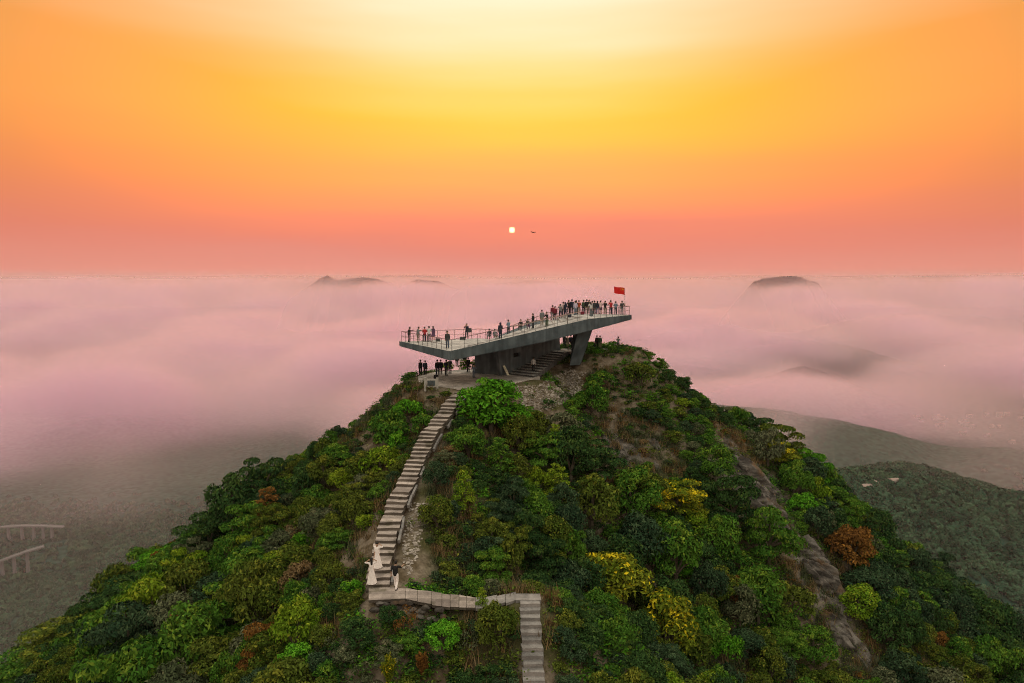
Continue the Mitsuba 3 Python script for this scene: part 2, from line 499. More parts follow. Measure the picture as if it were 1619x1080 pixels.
def slab(cx, cy, z, dx, dy, w, tread, riser, seed, skew=0.0):
    """One worn step: its top corners are a little uneven. (dx, dy) points uphill."""
    r = np.random.default_rng(seed)
    sx, sy = dy, -dx
    j = lambda a: r.uniform(-a, a)
    hw = w / 2
    near = [(-hw + j(.05), -.02 + j(.025)), (-hw * .33, j(.03)), (hw * .33, j(.03)), (hw + j(.05), -.02 + j(.025))]
    far = [(hw + j(.05), tread + .06), (-hw + j(.05), tread + .06)]
    ring = near + far
    top = [(cx + sx * a + dx * (b + skew * a), cy + sy * a + dy * (b + skew * a), z + j(.014)) for a, b in ring]
    bot = [(cx + sx * a + dx * (b + skew * a + (-.015 if i < 4 else 0)), cy + sy * a + dy * (b + skew * a + (-.015 if i < 4 else 0)), z - riser - .28) for i, (a, b) in enumerate(ring)]
    return prism(top, bot)


main_stairs = thing('stone_stairway', 'long pinkish stone stairway climbing the ridge to the plaza', 'stairs')
r = np.random.default_rng(3)
treads = []
y = STAIR_LOW[1]
while y < STAIR_TOP[1] - .3:
    t = r.uniform(.5, .66)
    if r.random() < .2:
        t = r.uniform(1.0, 1.35)
    treads.append((y, t))
    y += t
scale_t = (STAIR_TOP[1] - STAIR_LOW[1]) / sum(t for _, t in treads)
y = STAIR_LOW[1]
z = STAIR_LOW[2]
steps_z = []
rise = (STAIR_TOP[2] - STAIR_LOW[2]) / len(treads)
for n, (_, t) in enumerate(treads):
    t *= scale_t
    z_step = z + rise * (n + 1)
    dx, dy = tx(y + t) - tx(y), t
    L = math.hypot(dx, dy)
    # climb is split evenly over the treads, so that long treads read as little landings
    obj('step', slab(tx(y), y, z_step, dx / L, dy / L, 1.38 + .1 * math.sin(n * 1.7), L, rise, n, skew=.06 * math.sin(n * .9)), 'step_stone', main_stairs)
    steps_z.append((y, z_step))
    y += t
STEPS = np.array(steps_z)


def stair_z(yy):
    return STEPS[max(0, np.searchsorted(STEPS[:, 0], yy) - 1), 1]


# level path of paving slabs from the landing to the lower flight
path_thing = thing('stone_path', 'level path of pinkish slabs between the two flights of stairs', 'path')
edges_px = [(583, 641), (641, 660), (660, 683), (683, 699), (699, 712), (712, 726), (726, 738), (738, 752), (752, 768), (768, 786), (786, 800), (800, 816)]
zs = [-18.62, -18.64, -18.66, -18.70, -18.73, -18.76, -18.80, -18.83, -18.86, -18.88, -18.88, -18.86]
vf = lambda u: np.interp(u, [583, 640, 700, 760, 790, 820], [950, 946, 959, 962, 956, 948])
vb = lambda u: np.interp(u, [583, 640, 700, 760, 790, 820], [926, 930, 938, 945, 941, 935])
for k, ((u0, u1), z_) in enumerate(zip(edges_px, zs)):
    q = [at_z(u0, vf(u0) + r.uniform(-1.5, 1.5), z_), at_z(u1 - .7, vf(u1) + r.uniform(-1.5, 1.5), z_), at_z(u1 - .7, vb(u1) + r.uniform(-1, 1), z_), at_z(u0, vb(u0) + r.uniform(-1, 1), z_)]
    top = np.array(q)
    top[:, 2] += r.uniform(-.008, .008, 4)
    obj('paving_slab', prism(top, top - [0, 0, .16]), 'slab_stone' if k < 8 else 'grey_stone', path_thing)

low_stairs = thing('stone_stairway', 'lower flight of grey stone steps leaving the bottom edge', 'stairs')
for n in range(19):
    obj('step', slab(1.02 + .012 * n, 38.4 - .43 * (n + 1), -18.84 - .205 * n, -.03, 1, 1.14 + .07 * math.sin(n * 2.1), .43, .205, 100 + n, skew=.03 * math.sin(n)), 'grey_stone', low_stairs)
obj('step', slab(.95, 38.35, -18.80, 0, 1, 1.5, .75, .2, 140), 'grey_stone', low_stairs)

# dry stone wall under the landing
wall = thing('retaining_wall', 'rough dry stone wall holding up the landing below the main stairs', 'wall')
for n in range(44):
    u = r.uniform(584, 705)
    row = n % 3
    p = at_z(u, vf(u) + 3 + row * 7.5 + r.uniform(-1.5, 1.5), -18.62)
    p = np.array([p[0], at_z(u, vf(u), -18.65)[1] - .12 - .12 * row, -18.86 - .27 * row + r.uniform(-.05, .05)])
    m = rock_mesh(200 + n, 1, r.uniform(.16, .34), .2, r.uniform(.12, .2))
    m.apply_translation(p)
    obj('stone', m, 'rock', wall)

# earth strips beside the stairs are bare; low stone kerb of the main flight
for side, lab in ((1, 'low stone kerb running up the right edge of the main stairs'),):
    kb = thing('stair_kerb', lab, 'kerb')
    ys_ = np.arange(40.0, 66.5, 1.9 if side < 0 else 1.3)
    for a, b in zip(ys_, ys_[1:]):
        if r.random() < .3:
            continue
        pa = (tx(a) + side * (.83 + r.uniform(0, .06)), a, STAIR_LOW[2] + SLOPE * (a - STAIR_LOW[1]) - .03)
        pb = (tx(b - .06) + side * (.83 + r.uniform(0, .06)), b - .06, STAIR_LOW[2] + SLOPE * (b - STAIR_LOW[1]) - .03)
        obj('kerb_stone', bar(pa, pb, .16, .26), 'grey_stone', kb)

# ------------------------------------------------------------------ the viewing platform
A_, B_, C_, D_ = (np.array(p, float) for p in ((-12.5, 75.6, -7.15), (-6.0, 66.0, -7.2), (8.75, 77.0, -4.72), (14.7, 84.0, -4.68)))
D2, E3, E2, E1 = (np.array(p, float) for p in ((13.7, 85.6, -4.68), (7.6, 87.6, -4.68), (-1.8, 77.8, -7.18), (-3.9, 80.0, -7.18)))
vp = thing('viewing_platform', 'dark concrete viewing platform cantilevered over the summit plaza', 'viewing platform')


def lerp(a, b, t):
    return a + (b - a) * t


NS = 14
front = [lerp(B_, C_, k / NS) for k in range(NS + 1)]
backe = [lerp(E2, E3, k / NS) for k in range(NS + 1)]


def thick(k):
    return np.interp(k / NS, [0, .35, .65, 1], [.86, 1.12, 1.3, 1.3])


# one concrete body: ruled deck with a belly that thins towards both tips
verts, faces = [], []


def vtx(p):
    verts.append(np.array(p, float))
    return len(verts) - 1


ring_top = [A_] + front + [D_, D2] + backe[::-1] + [E1]
th = [.46] + [thick(k) for k in range(NS + 1)] + [.5, .5] + [.55] * (NS + 1) + [.46]
tops = [vtx(p) for p in ring_top]
inner = []
cen = np.mean([A_, B_, E2, E1], 0)
bots = []
for p, t_ in zip(ring_top, th):
    bots.append(vtx(p - [0, 0, t_]))
n_ = len(tops)
for i in range(n_):
    j = (i + 1) % n_
    faces += [[tops[i], bots[i], bots[j]], [tops[i], bots[j], tops[j]]]
fi = [1 + k for k in range(NS + 1)]
bi = [4 + 2 * NS - k for k in range(NS + 1)]
iA, iD, iD2, iE1 = 0, NS + 2, NS + 3, n_ - 1


def cap(quad):
    a, b, c, d = quad
    faces.extend([[tops[a], tops[b], tops[c]], [tops[a], tops[c], tops[d]], [bots[a], bots[c], bots[b]], [bots[a], bots[d], bots[c]]])


for k in range(NS):
    cap((fi[k], fi[k + 1], bi[k + 1], bi[k]))
cap((fi[NS], iD, iD2, bi[NS]))
cap((iA, fi[0], bi[0], iE1))
body = trimesh.Trimesh(np.array(verts), np.array(faces), process=False)
body.apply_translation([0, 0, -.05])
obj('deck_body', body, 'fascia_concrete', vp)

# pale deck paving in panels, butted with open joints
def inset(p, q, a):
    return p + (q - p) * a


def panel(p0, p1, p2, p3, name='floor_panel', b='floor_concrete', t=.05, gap=.012):
    c = (p0 + p1 + p2 + p3) / 4
    q = np.array([p + (c - p) * gap for p in (p0, p1, p2, p3)])
    return obj(name, prism(q, q - [0, 0, t - .004]), b, vp)


def row_panels(a0, a1, b0, b1, na, nb):
    for i in range(na):
        for j in range(nb):
            f = lambda s, t_: lerp(lerp(a0, a1, s), lerp(b0, b1, s), t_)
            panel(f(i / na, j / nb), f((i + 1) / na, j / nb), f((i + 1) / na, (j + 1) / nb), f(i / na, (j + 1) / nb))


up_ = np.array([0, 0, .004])
ins = .14
row_panels(lerp(B_, A_, .012) + up_, A_ + up_ + [.2, -.05, 0], E2 + up_, E1 + up_, 6, 4)
row_panels(C_ + up_ + [.1, .12, 0], D_ + up_ + [-.12, .0, 0], E3 + up_, D2 + up_, 6, 4)
# the ramp: broad shallow terraces with dark risers (also used as seats)
for k in range(NS):
    f0, f1, b0, b1 = front[k], front[k + 1], backe[k], backe[k + 1]
    for j in range(3):
        s0, s1 = (.02 + j * .32), (.02 + (j + 1) * .32)
        zt = max(f1[2], b1[2]) + (.03 if j else 0.0)
        q = np.array([lerp(f0, b0, s0), lerp(f1, b1, s0), lerp(f1, b1, s1), lerp(f0, b0, s1)])
        c = q.mean(0)
        q = q + (c - q) * .012
        top = q.copy()
        if j == 0:
            top[:, 2] += .006          # walking strip along the front edge follows the slope
            obj('floor_panel', prism(top, top - [0, 0, .05]), 'floor_concrete', vp)
        else:
            top[:, 2] = zt
            bot = q - [0, 0, .05]
            obj('terrace_step', prism(top, bot), 'floor_concrete', vp)

# fascia panels hung 3 cm proud of the body: left edge, front edge, right tip
def fascia(p, q, tp, tq, n, name='fascia_panel'):
    d = (q - p) / np.linalg.norm(q - p)
    out = np.array([d[1], -d[0], 0.0])
    out /= np.linalg.norm(out)
    for k in range(n):
        a, b = lerp(p, q, k / n), lerp(p, q, (k + 1) / n)
        ta, tb = lerp(tp, tq, k / n), lerp(tp, tq, (k + 1) / n)
        a, b = a + d * .006, b - d * .006
        top = np.array([a + out * .045, b + out * .045, b + out * .004, a + out * .004]) + [0, 0, .02]
        bot = top.copy()
        bot[[0, 3], 2] -= ta
        bot[[1, 2], 2] -= tb
        obj(name, prism(top, bot), 'fascia_concrete', vp)


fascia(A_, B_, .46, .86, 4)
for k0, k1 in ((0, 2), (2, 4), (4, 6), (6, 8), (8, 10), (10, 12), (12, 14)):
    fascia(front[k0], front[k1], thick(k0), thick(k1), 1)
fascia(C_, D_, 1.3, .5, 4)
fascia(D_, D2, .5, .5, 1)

# wall block under the deck, with the slit window in its long wall
W0, W1 = np.array([-1.15, 76.5]), np.array([6.2, 87.0])
wd = (W1 - W0) / np.linalg.norm(W1 - W0)
wn = np.array([wd[1], -wd[0]])


def soffit(x, y):
    """Underside of the deck at a point below the ramp."""
    best, bz = 1e9, -8
    for s in np.linspace(-.1, 1.05, 60):
        for t_ in np.linspace(0, 1, 20):
            f_, b_ = lerp(B_, C_, s), lerp(E2, E3, s)
            p = lerp(f_, b_, t_)
            d = (p[0] - x) ** 2 + (p[1] - y) ** 2
            if d < best:
                best, bz = d, p[2] - lerp(np.interp(s, [0, .35, .65, 1], [.86, 1.12, 1.3, 1.3]), .55, t_)
    return bz - .05


def wall_pt(s, z, off=0.0):
    p = W0 + wd * s + wn * off
    return np.array([p[0], p[1], z])


LW = float(np.linalg.norm(W1 - W0))
prof = [(0.0, PLAZA_Z - .4), (LW * .5, PLAZA_Z - .4), (LW, KNOLL_Z - .6)]
tops_ = [(s, soffit(*(W0 + wd * s)) + .12) for s in np.linspace(LW * .97, -1.0, 7)]
ring = prof + tops_
slit = (2.35, 3.75, -9.25, -8.78)


def wall_solid(ring, off0, off1):
    ref = Polygon([(s, z) for s, z in ring])
    m = trimesh.creation.extrude_polygon(ref, off1 - off0, engine='earcut')
    M = np.eye(4)
    M[:3, 0], M[:3, 1], M[:3, 2] = [wd[0], wd[1], 0], [0, 0, 1], [wn[0], wn[1], 0]
    M[:3, 3] = [W0[0] + wn[0] * off0, W0[1] + wn[1] * off0, 0]
    m.apply_transform(M)
    return m


ref = Polygon(ring).difference(shapely.box(slit[0], slit[2], slit[1], slit[3]))
m = trimesh.creation.extrude_polygon(ref, .4, engine='earcut')
M = np.eye(4)
M[:3, 0], M[:3, 1], M[:3, 2] = [wd[0], wd[1], 0], [0, 0, 1], [wn[0], wn[1], 0]
M[:3, 3] = [W0[0] - wn[0] * .4, W0[1] - wn[1] * .4, 0]
m.apply_transform(M)
obj('wall', m, 'wall_concrete', vp)
obj('slit_window', wall_solid([(slit[0] - .1, slit[2] - .1), (slit[1] + .1, slit[2] - .1), (slit[1] + .1, slit[3] + .1), (slit[0] - .1, slit[3] + .1)], -.47, -.42), 'void_dark', vp)
back_core = np.array([(*(W0 - wn * .5 + wd * .6),), (*(W1 - wn * .5 - wd * .3),), (*(W1 - wn * 3.6 - wd * .3),), (-4.3, 78.3)])
zc = [soffit(*p) + .1 for p in back_core]
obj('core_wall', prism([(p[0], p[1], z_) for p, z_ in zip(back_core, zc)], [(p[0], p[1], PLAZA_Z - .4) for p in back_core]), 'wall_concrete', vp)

# raking column near the right end
cb = np.array([(6.75, 79.3), (7.95, 79.75), (8.25, 81.0), (6.9, 80.6)])
ct = np.array([(7.6, 77.75), (9.35, 78.6), (9.2, 80.6), (7.3, 80.2)])
ct_z = [-5.95, -5.9, -5.75, -5.75]
obj('column', prism([(x, y, z_) for (x, y), z_ in zip(ct, ct_z)], [(x, y, -10.3) for x, y in cb]), 'fascia_concrete', vp)

# broad steps beside the wall up to the knoll
us = thing('concrete_steps', 'broad dark concrete steps rising beside the wall beneath the platform', 'stairs')
NU = 11
for k in range(NU):
    s0, s1 = .9 + k * .92, .9 + (k + 1) * .92 + (.6 if k == NU - 1 else .12)
    zt = PLAZA_Z + (k + 1) * (KNOLL_Z - PLAZA_Z) / NU
    wdt = lerp(3.7, 2.1, k / NU)
    q = [W0 + wd * s0 + wn * wdt, W0 + wd * s1 + wn * (wdt - .1), W0 + wd * s1 + wn * .03, W0 + wd * (s0 + .25) + wn * .03]
    obj('step', prism([(p[0], p[1], zt) for p in q], [(p[0], p[1], zt - .55) for p in q]), 'tread_concrete', us)
pk = trimesh.creation.extrude_polygon(Polygon([(6.0, 85.9), (7.6, 83.6), (9.4, 82.9), (12.2, 84.1), (14, 87), (11, 90), (7, 90)]), .3, engine='earcut')
pk.apply_translation([0, 0, KNOLL_Z - .27])
struct('knoll_paving', pk, 'plaza_concrete', 'pale paved ledge behind the column at the head of the steps')

# railings: posts every metre, top rail, mid rail
def railing(name, pts, rails=(1.1, .55), step=1.0, metal='rail_metal', inset_=.12, close=False):
    pts = [np.array(p, float) for p in pts]
    key = f'{vp}__{name}'
    i = 0
    while any(k.startswith(key + '__') for k in scene):
        i += 1
        key = f'{vp}__{name}_{i:03d}'
    for a, b in zip(pts, pts[1:]):
        L = np.linalg.norm((b - a)[:2])
        n = max(1, round(L / step))
        for k in range(n + 1):
            if k == n and not (b is pts[-1]):
                continue
            p = lerp(a, b, k / n)
            obj('post', bar(p - [0, 0, .02], p + [0, 0, rails[0] - .02], .045, .045, up=(0, 1, 0)), metal, key)
        for h in rails:
            obj('top_rail' if h == rails[0] else 'mid_rail', bar(a + [0, 0, h], b + [0, 0, h], .05 if h == rails[0] else .028), 'steel_rail' if (h == rails[0] and metal == 'steel') else metal, key)
    return key


cent = np.array([0, 78, 0.0])


def pull(p, d=.16):
    v_ = cent - p
    v_[2] = 0
    return p + v_ / np.linalg.norm(v_) * d


railing('railing', [pull(E2), pull(E1), pull(A_, .2), pull(B_, .3)], step=1.05)
railing('railing', [pull(B_, .3), pull(C_, .2)], rails=(1.1,), step=1.5)
railing('railing', [pull(C_, .2), pull(D_, .25), pull(D2, .25), pull(E3, .2), pull(E2, .2)], step=1.3)
# pale handrail on the front of the ramp
ha, hb = lerp(B_, C_, .42) + [-.1, .35, 0], lerp(B_, C_, .93) + [-.1, .35, 0]
hr = f'{vp}__handrail'
obj('top_rail', bar(ha + [0, 0, 1.0], hb + [0, 0, 1.0], .06), 'steel_rail', hr)
for k in range(6):
    p = lerp(ha, hb, k / 5)
    obj('post', bar(p, p + [0, 0, .98], .05, .05, up=(0, 1, 0)), 'steel_rail', hr)
# notice plate on the back railing and low bench blocks
p = lerp(E1, A_, .12) + [0, -.22, .75]
obj('notice_plate', box(p - [.22, .012, .0], p + [.22, .012, .5]), 'window_dark', vp)
for t_, w_ in ((.28, .6), (.62, .5)):
    p = lerp(lerp(E1, A_, t_), lerp(E2, B_, t_), .2)
    b_ = thing('bench_block', 'low dark bench block on the deck floor ' + ('behind the man taking a photo' if t_ < .5 else 'left of the man taking a photo'), 'bench')
    obj('seat', box(p + [-w_ / 2, -.2, .06], p + [w_ / 2, .2, .34]), 'window_dark', b_)
    for s in (-1, 1):
        obj('leg', box(p + [s * w_ * .4 - .06, -.16, 0.004], p + [s * w_ * .4 + .06, .16, .06]), 'window_dark', b_)

# notice stone beside the head of the stairs
nb = thing('stone_notice_board', 'grey stone notice board between two square posts at the plaza edge', 'notice board')
c0 = at_z(682, 614, PLAZA_Z - .1)
for s in (-1, 1):
    obj('post', box(c0 + [s * .62 - .1, -.1, -.3], c0 + [s * .62 + .1, .1, 1.0]), 'pale_concrete', nb)
    obj('post_cap', box(c0 + [s * .62 - .13, -.13, 1.0], c0 + [s * .62 + .13, .13, 1.07]), 'pale_concrete', nb)
obj('panel', box(c0 + [-.52, -.06, .12], c0 + [.52, .06, .92]), 'pale_concrete', nb)
obj('plaque', box(c0 + [-.38, -.08, .26], c0 + [.38, -.058, .8]), 'wall_concrete', nb)

# cream sign leaning on the wall
sb = thing('sign_board', 'narrow cream sign board leaning against the wall below the slit window', 'sign')
p0 = wall_pt(.55, PLAZA_Z + .004, .5)
p1 = wall_pt(.18, PLAZA_Z + 1.12, .14)
axis = p1 - p0
wv = np.array([wd[0], wd[1], 0])
nrm = np.cross(wv, axis / np.linalg.norm(axis))


def on_board(a, b, w, h, lift, t):
    c = p0 + axis * b + wv * a
    M = np.eye(4)
    M[:3, 0], M[:3, 1], M[:3, 2], M[:3, 3] = wv, axis / np.linalg.norm(axis), nrm, c + nrm * lift
    m = trimesh.creation.box([w, h, t])
    m.apply_transform(M)
    return m


side = 1 if nrm @ np.array([wn[0], wn[1], .3]) > 0 else -1
obj('board', on_board(0, .5, .44, float(np.linalg.norm(axis)), 0, .03), 'cream_board', sb)
for s in (-1, 1):
    obj('edge', on_board(s * .215, .5, .025, float(np.linalg.norm(axis)) + .02, side * .012, .03), 'pale_concrete', sb)
marks = []
for k in range(5):
    b = .84 - k * .15
    marks += [on_board(-.02, b, .17, .02, side * .017, .005), on_board(0, b + .035, .02, .1, side * .0172, .005), on_board(.05, b - .035, .02, .06, side * .0174, .005), on_board(-.06, b - .03, .06, .018, side * .0176, .005)]
obj('writing', cat(marks), 'ink', sb)

# rubble on the slope below the steps
def scatter_rocks(name, label, zone_uv, n, size, bsdf, seed):
    rr = np.random.default_rng(seed)
    ms = []
    poly = Polygon(zone_uv)
    x0, y0, x1, y1 = poly.bounds
    protos = [rock_mesh(900 + i, 1) for i in range(5)]
    while len(ms) < n:
        u, v_ = rr.uniform(x0, x1), rr.uniform(y0, y1)
        if not poly.contains(shapely.Point(u, v_)):
            continue
        p = ground_hit(u, v_)
        if p is None:
            n -= 1
            continue
        m = protos[rr.integers(5)].copy()
        s = size * rr.uniform(.4, 1) ** 1.5 * np.array([rr.uniform(.7, 1.3), rr.uniform(.7, 1.3), rr.uniform(.4, .8)])
        m.apply_scale(s)
        m.apply_transform(trimesh.transformations.rotation_matrix(rr.uniform(0, 6.28), [0, 0, 1]))
        m.apply_translation(p + [0, 0, .02])
        ms.append(m)
    key = obj(name, cat(ms), bsdf)
    labels[key] = {'kind': 'stuff', 'label': label}


scatter_rocks(numbered('rubble'), 'pale stone rubble on the slope below the column', [(812, 612), (850, 610), (900, 580), (925, 590), (920, 620), (880, 645), (845, 655), (822, 640)], 1500, .17, 'pebble', 5)
scatter_rocks(numbered('loose_stones'), 'loose stones and clods on the bare earth right of the stairs', [(650, 790), (680, 800), (668, 850), (655, 900), (640, 915), (636, 860)], 260, .15, 'pebble', 6)

# ------------------------------------------------------------------ people
def ball(p, r, seg=10):
    return m3.Manifold.sphere(r, seg).translate([float(x) for x in p])


def bone(a, b, ra, rb, seg=10):
    return m3.Manifold.batch_hull([ball(a, ra, seg), ball(b, rb, seg)])


def join(parts):
    return m3.Manifold.batch_boolean(parts, m3.OpType.Add)


def to_tm(man, fine=None, it=6):
    if fine:
        man = man.refine_to_length(fine)
    g = man.to_mesh()
    m = trimesh.Trimesh(np.array(g.vert_properties[:, :3], float), np.array(g.tri_verts), process=True)
    if it:
        trimesh.smoothing.filter_taubin(m, iterations=it)
    return m


def hand(wrist, d, side, curl=.5):
    """Palm, four unequal fingers and a thumb at the side; d is the direction the hand points."""
    d = np.array(d, float) / np.linalg.norm(d)
    s = np.cross(d, [0, 1, 0])
    if np.linalg.norm(s) < .2:
        s = np.cross(d, [1, 0, 0])
    s /= np.linalg.norm(s)
    n = np.cross(s, d)
    w = np.array(wrist, float)
    palm = w + d * .085
    out = [m3.Manifold.batch_hull([ball(w, .026, 8), ball(palm + s * .03, .016, 8), ball(palm - s * .03, .016, 8)])]
    for k, L in zip((-1.5, -.5, .5, 1.5), (.07, .085, .08, .06)):
        a = palm + s * .02 * k
        b = a + d * L * .55 + n * .012 * curl * 2
        c = b + (d * (1 - curl * .6) + n * curl) * L * .5
        out += [bone(a, b, .010, .009, 6), bone(b, c, .009, .008, 6)]
    t0 = w + d * .03 - s * .028 * side
    t1 = t0 + (d * .7 - s * .7 * side) * .045
    out += [bone(t0, t1, .012, .011, 6), bone(t1, t1 + d * .035, .011, .009, 6)]
    return out


def figure(pose, bottom='trousers', female=False, hair='short', top='shirt'):
    """One figure about 1.72 m tall, facing +y, feet on z = 0. Returns {part: trimesh}."""
    P = {}
    lean, sit = pose.get('lean', 0.0), pose.get('sit', False)
    hipz = .46 if sit else .93
    c = np.array([0, pose.get('shift', 0.0), 0])
    pelvis = np.array([0, 0, hipz]) + c
    tors = np.array([0, math.sin(lean), math.cos(lean)])
    chest = pelvis + tors * .36
    neck = pelvis + tors * .54
    nod = pose.get('nod', 0.0)
    head = neck + np.array([0, .03 + .09 * nod, .135 - .02 * nod])
    sw = .15 if female else .172
    hw = .095
    sh = [neck + [s * sw, 0, -.085] for s in (-1, 1)]
    hips = [pelvis + [s * hw, 0, -.02] for s in (-1, 1)]
    knees, ankles, toes = [], [], []
    for i, s in enumerate((-1, 1)):
        k, a = pose.get('legs', ((0, 0), (0, 0)))[i]   # knee forward, ankle forward
        if sit:
            kn = hips[i] + [s * .05, .42, .03]
            an = kn + [0, -.02, -.40]
        else:
            kn = np.array([s * (.1 + pose.get('spread', 0) * .5), k, .49]) + c * .5
            an = np.array([s * (.1 + pose.get('spread', 0)), a, .085])
        knees.append(kn)
        ankles.append(an)
        toes.append(an + [s * .03, .15, -.045])
    elb, wri, hd = [], [], []
    for i, s in enumerate((-1, 1)):
        kind = pose.get('arms', ('down', 'down'))[i]
        S = sh[i]
        if kind == 'down':
            e, w, d = S + [s * .035, -.03, -.28], S + [s * .03, .06, -.52], (-s * .05, .15, -1)
        elif kind == 'phone':
            e, w, d = S + [s * .08, .2, -.17], S + [-s * .08, .33, .05], (-s * .5, .25, .8)
        elif kind == 'rail':
            e, w, d = S + [s * .05, .15, -.22], S + [s * .03, .40, -.26], (-s * .1, 1, -.15)
        elif kind == 'up':
            e, w, d = S + [s * .14, .05, .20], S + [s * .02, .02, .40], (-s * .6, 0, .6)
        elif kind == 'hair':
            e, w, d = S + [s * .22, .02, .06], S + [s * .06, -.03, .2], (-s * .9, -.1, .3)
        elif kind == 'fold':
            e, w, d = S + [s * .05, .06, -.26], S + [-s * .08, .22, -.26], (-s * 1, .2, 0)
        elif kind == 'reach':
            e, w, d = S + [s * .10, .2, -.12], S + [s * .12, .46, -.1], (0, 1, -.1)
        elif kind == 'swing':
            e, w, d = S + [s * .05, -.14, -.24], S + [s * .07, -.12, -.48], (0, .1, -1)
        elif kind == 'knee':
            e, w, d = S + [s * .06, .12, -.24], S + [s * .0, .34, -.33], (0, .9, -.4)
        elif kind == 'pole':
            e, w, d = S + [s * .12, .08, -.22], S + [s * .2, .25, -.02], (0, .3, .9)
        elb.append(np.array(e)); wri.append(np.array(w)); hd.append(d)
    # skin body: one continuous surface
    parts = [bone(pelvis + [0, 0, .02], chest, .125, .12), bone(chest, neck + [0, 0, -.06], .12, .085), bone(neck + [0, 0, -.06], head + [0, -.01, -.06], .055, .052)]
    skull = [ball(head + [0, 0, .02], .098, 14), ball(head + [0, .035, -.055], .058, 10), ball(head + [0, -.03, .03], .092, 12)]
    parts.append(m3.Manifold.batch_hull(skull))
    parts.append(bone(head + [0, .09, .0], head + [0, .115, -.03], .012, .016, 6))          # nose
    parts.append(bone(head + [-.02, .088, -.062], head + [.02, .088, -.062], .009, .009, 6))  # lips
    for s in (-1, 1):
        parts.append(bone(head + [s * .092, -.005, .02], head + [s * .094, -.002, -.025], .017, .012, 6))
    for i, s in enumerate((-1, 1)):
        parts += [bone(chest + [s * .07, 0, .04], sh[i], .09, .05), bone(sh[i], elb[i], .05, .04), bone(elb[i], wri[i], .04, .028)]
        parts += hand(wri[i], hd[i], s)
        parts += [bone(hips[i], knees[i], .085, .055), bone(knees[i], ankles[i], .055, .04), bone(ankles[i] + [0, -.03, -.035], toes[i], .04, .032)]
    P['body'] = to_tm(join(parts), .055, 3)
    eyes = [ball(head + [s * .034, .085, .012], .012, 8) for s in (-1, 1)]
    P['eye'] = to_tm(join(eyes), None, 0)
    # hair
    hp = [m3.Manifold.batch_hull([ball(head + [0, -.012, .045], .104, 12), ball(head + [0, -.045, .0], .09, 12)])]
    if hair == 'long':
        hp.append(m3.Manifold.batch_hull([ball(head + [0, -.06, .0], .085, 10), ball(neck + [0, -.1, -.12], .07, 10)]))
    elif hair == 'tail':
        hp += [ball(head + [0, -.1, .06], .045, 8), bone(head + [0, -.13, .04], neck + [0, -.13, -.1], .035, .02, 8)]
    elif hair == 'hood':
        hp = [m3.Manifold.batch_hull([ball(head + [0, -.015, .04], .125, 12), ball(neck + [0, -.04, -.02], .1, 10)])]
    P['hood' if hair == 'hood' else 'hair'] = to_tm(join(hp) - ball(head + [0, .105, -.03], .085, 12), .05, 2)
    # upper garment
    g = .022
    tp = [bone(pelvis + [0, 0, -.02], chest, .13 + g, .128 + g), bone(chest, neck + [0, 0, -.055], .128 + g, .08)]
    for i, s in enumerate((-1, 1)):
        tp += [bone(chest + [s * .07, 0, .03], sh[i], .095, .056 + g * .5), bone(sh[i], elb[i], .058 + g * .5, .05 + g * .4)]
        if top != 'tee':
            tp.append(bone(elb[i], wri[i] - (wri[i] - elb[i]) * .08, .05 + g * .4, .04 + g * .3))
    if top == 'coat':
        tp.append(bone(pelvis, pelvis + [0, 0, -.28], .15, .17))
    P['jacket' if top in ('shirt', 'coat') else 'tee_shirt'] = to_tm(join(tp) - bone(neck + [0, .02, 0], head, .062, .062), .06, 3)
    # lower garment
    if bottom == 'trousers':
        lp = [bone(pelvis + [0, 0, .04], pelvis + [0, 0, -.05], .14, .14)]
        for i in range(2):
            lp += [bone(hips[i], knees[i], .098, .075), bone(knees[i], ankles[i] + [0, 0, .02], .075, .066)]
        P['trousers'] = to_tm(join(lp), .07, 3)
    elif bottom == 'shorts':
        lp = [bone(pelvis + [0, 0, .04], pelvis + [0, 0, -.05], .14, .14)]
        for i in range(2):
            lp += [bone(hips[i], hips[i] + (knees[i] - hips[i]) * .8, .102, .088)]
        P['shorts'] = to_tm(join(lp), .07, 3)
    elif bottom == 'skirt':
        P['skirt'] = to_tm(m3.Manifold.batch_hull([ball(pelvis + [0, 0, .06], .145), *[ball(pelvis + [.24 * math.cos(a), .2 * math.sin(a), -.38], .03, 6) for a in np.arange(8) * math.pi / 4]]), .08, 2)
    else:                        # long dress: pleated tube
        rings, mid = [], []
        for t in np.linspace(0, 1, 12):
            zc = (hipz + .12) * (1 - t) + .05 * t
            rr = .145 + .17 * t ** 1.3
            for a in np.linspace(0, 2 * math.pi, 48, endpoint=False):
                q = rr * (1 + .07 * t * math.sin(a * 9 + 2.5 * t) + .03 * t * math.sin(a * 4))
                rings.append((q * math.cos(a), q * math.sin(a) * .9 + .03 * t, zc))
        vv = np.array(rings)
        ff = []
        for k in range(11):
            for i in range(48):
                a, b = k * 48 + i, k * 48 + (i + 1) % 48
                ff += [[a, b + 48, b], [a, a + 48, b + 48]]
        P['dress_skirt'] = trimesh.Trimesh(vv, np.array(ff), process=False)
    sp = []
    for i in range(2):
        sp.append(m3.Manifold.batch_hull([ball(ankles[i] + [0, -.04, -.04], .045, 8), ball(toes[i] + [0, .01, -.0], .04, 8), ball(ankles[i] + [0, 0, -.0], .048, 8)]))
    P['shoes'] = to_tm(join(sp), .06, 1)
    return P


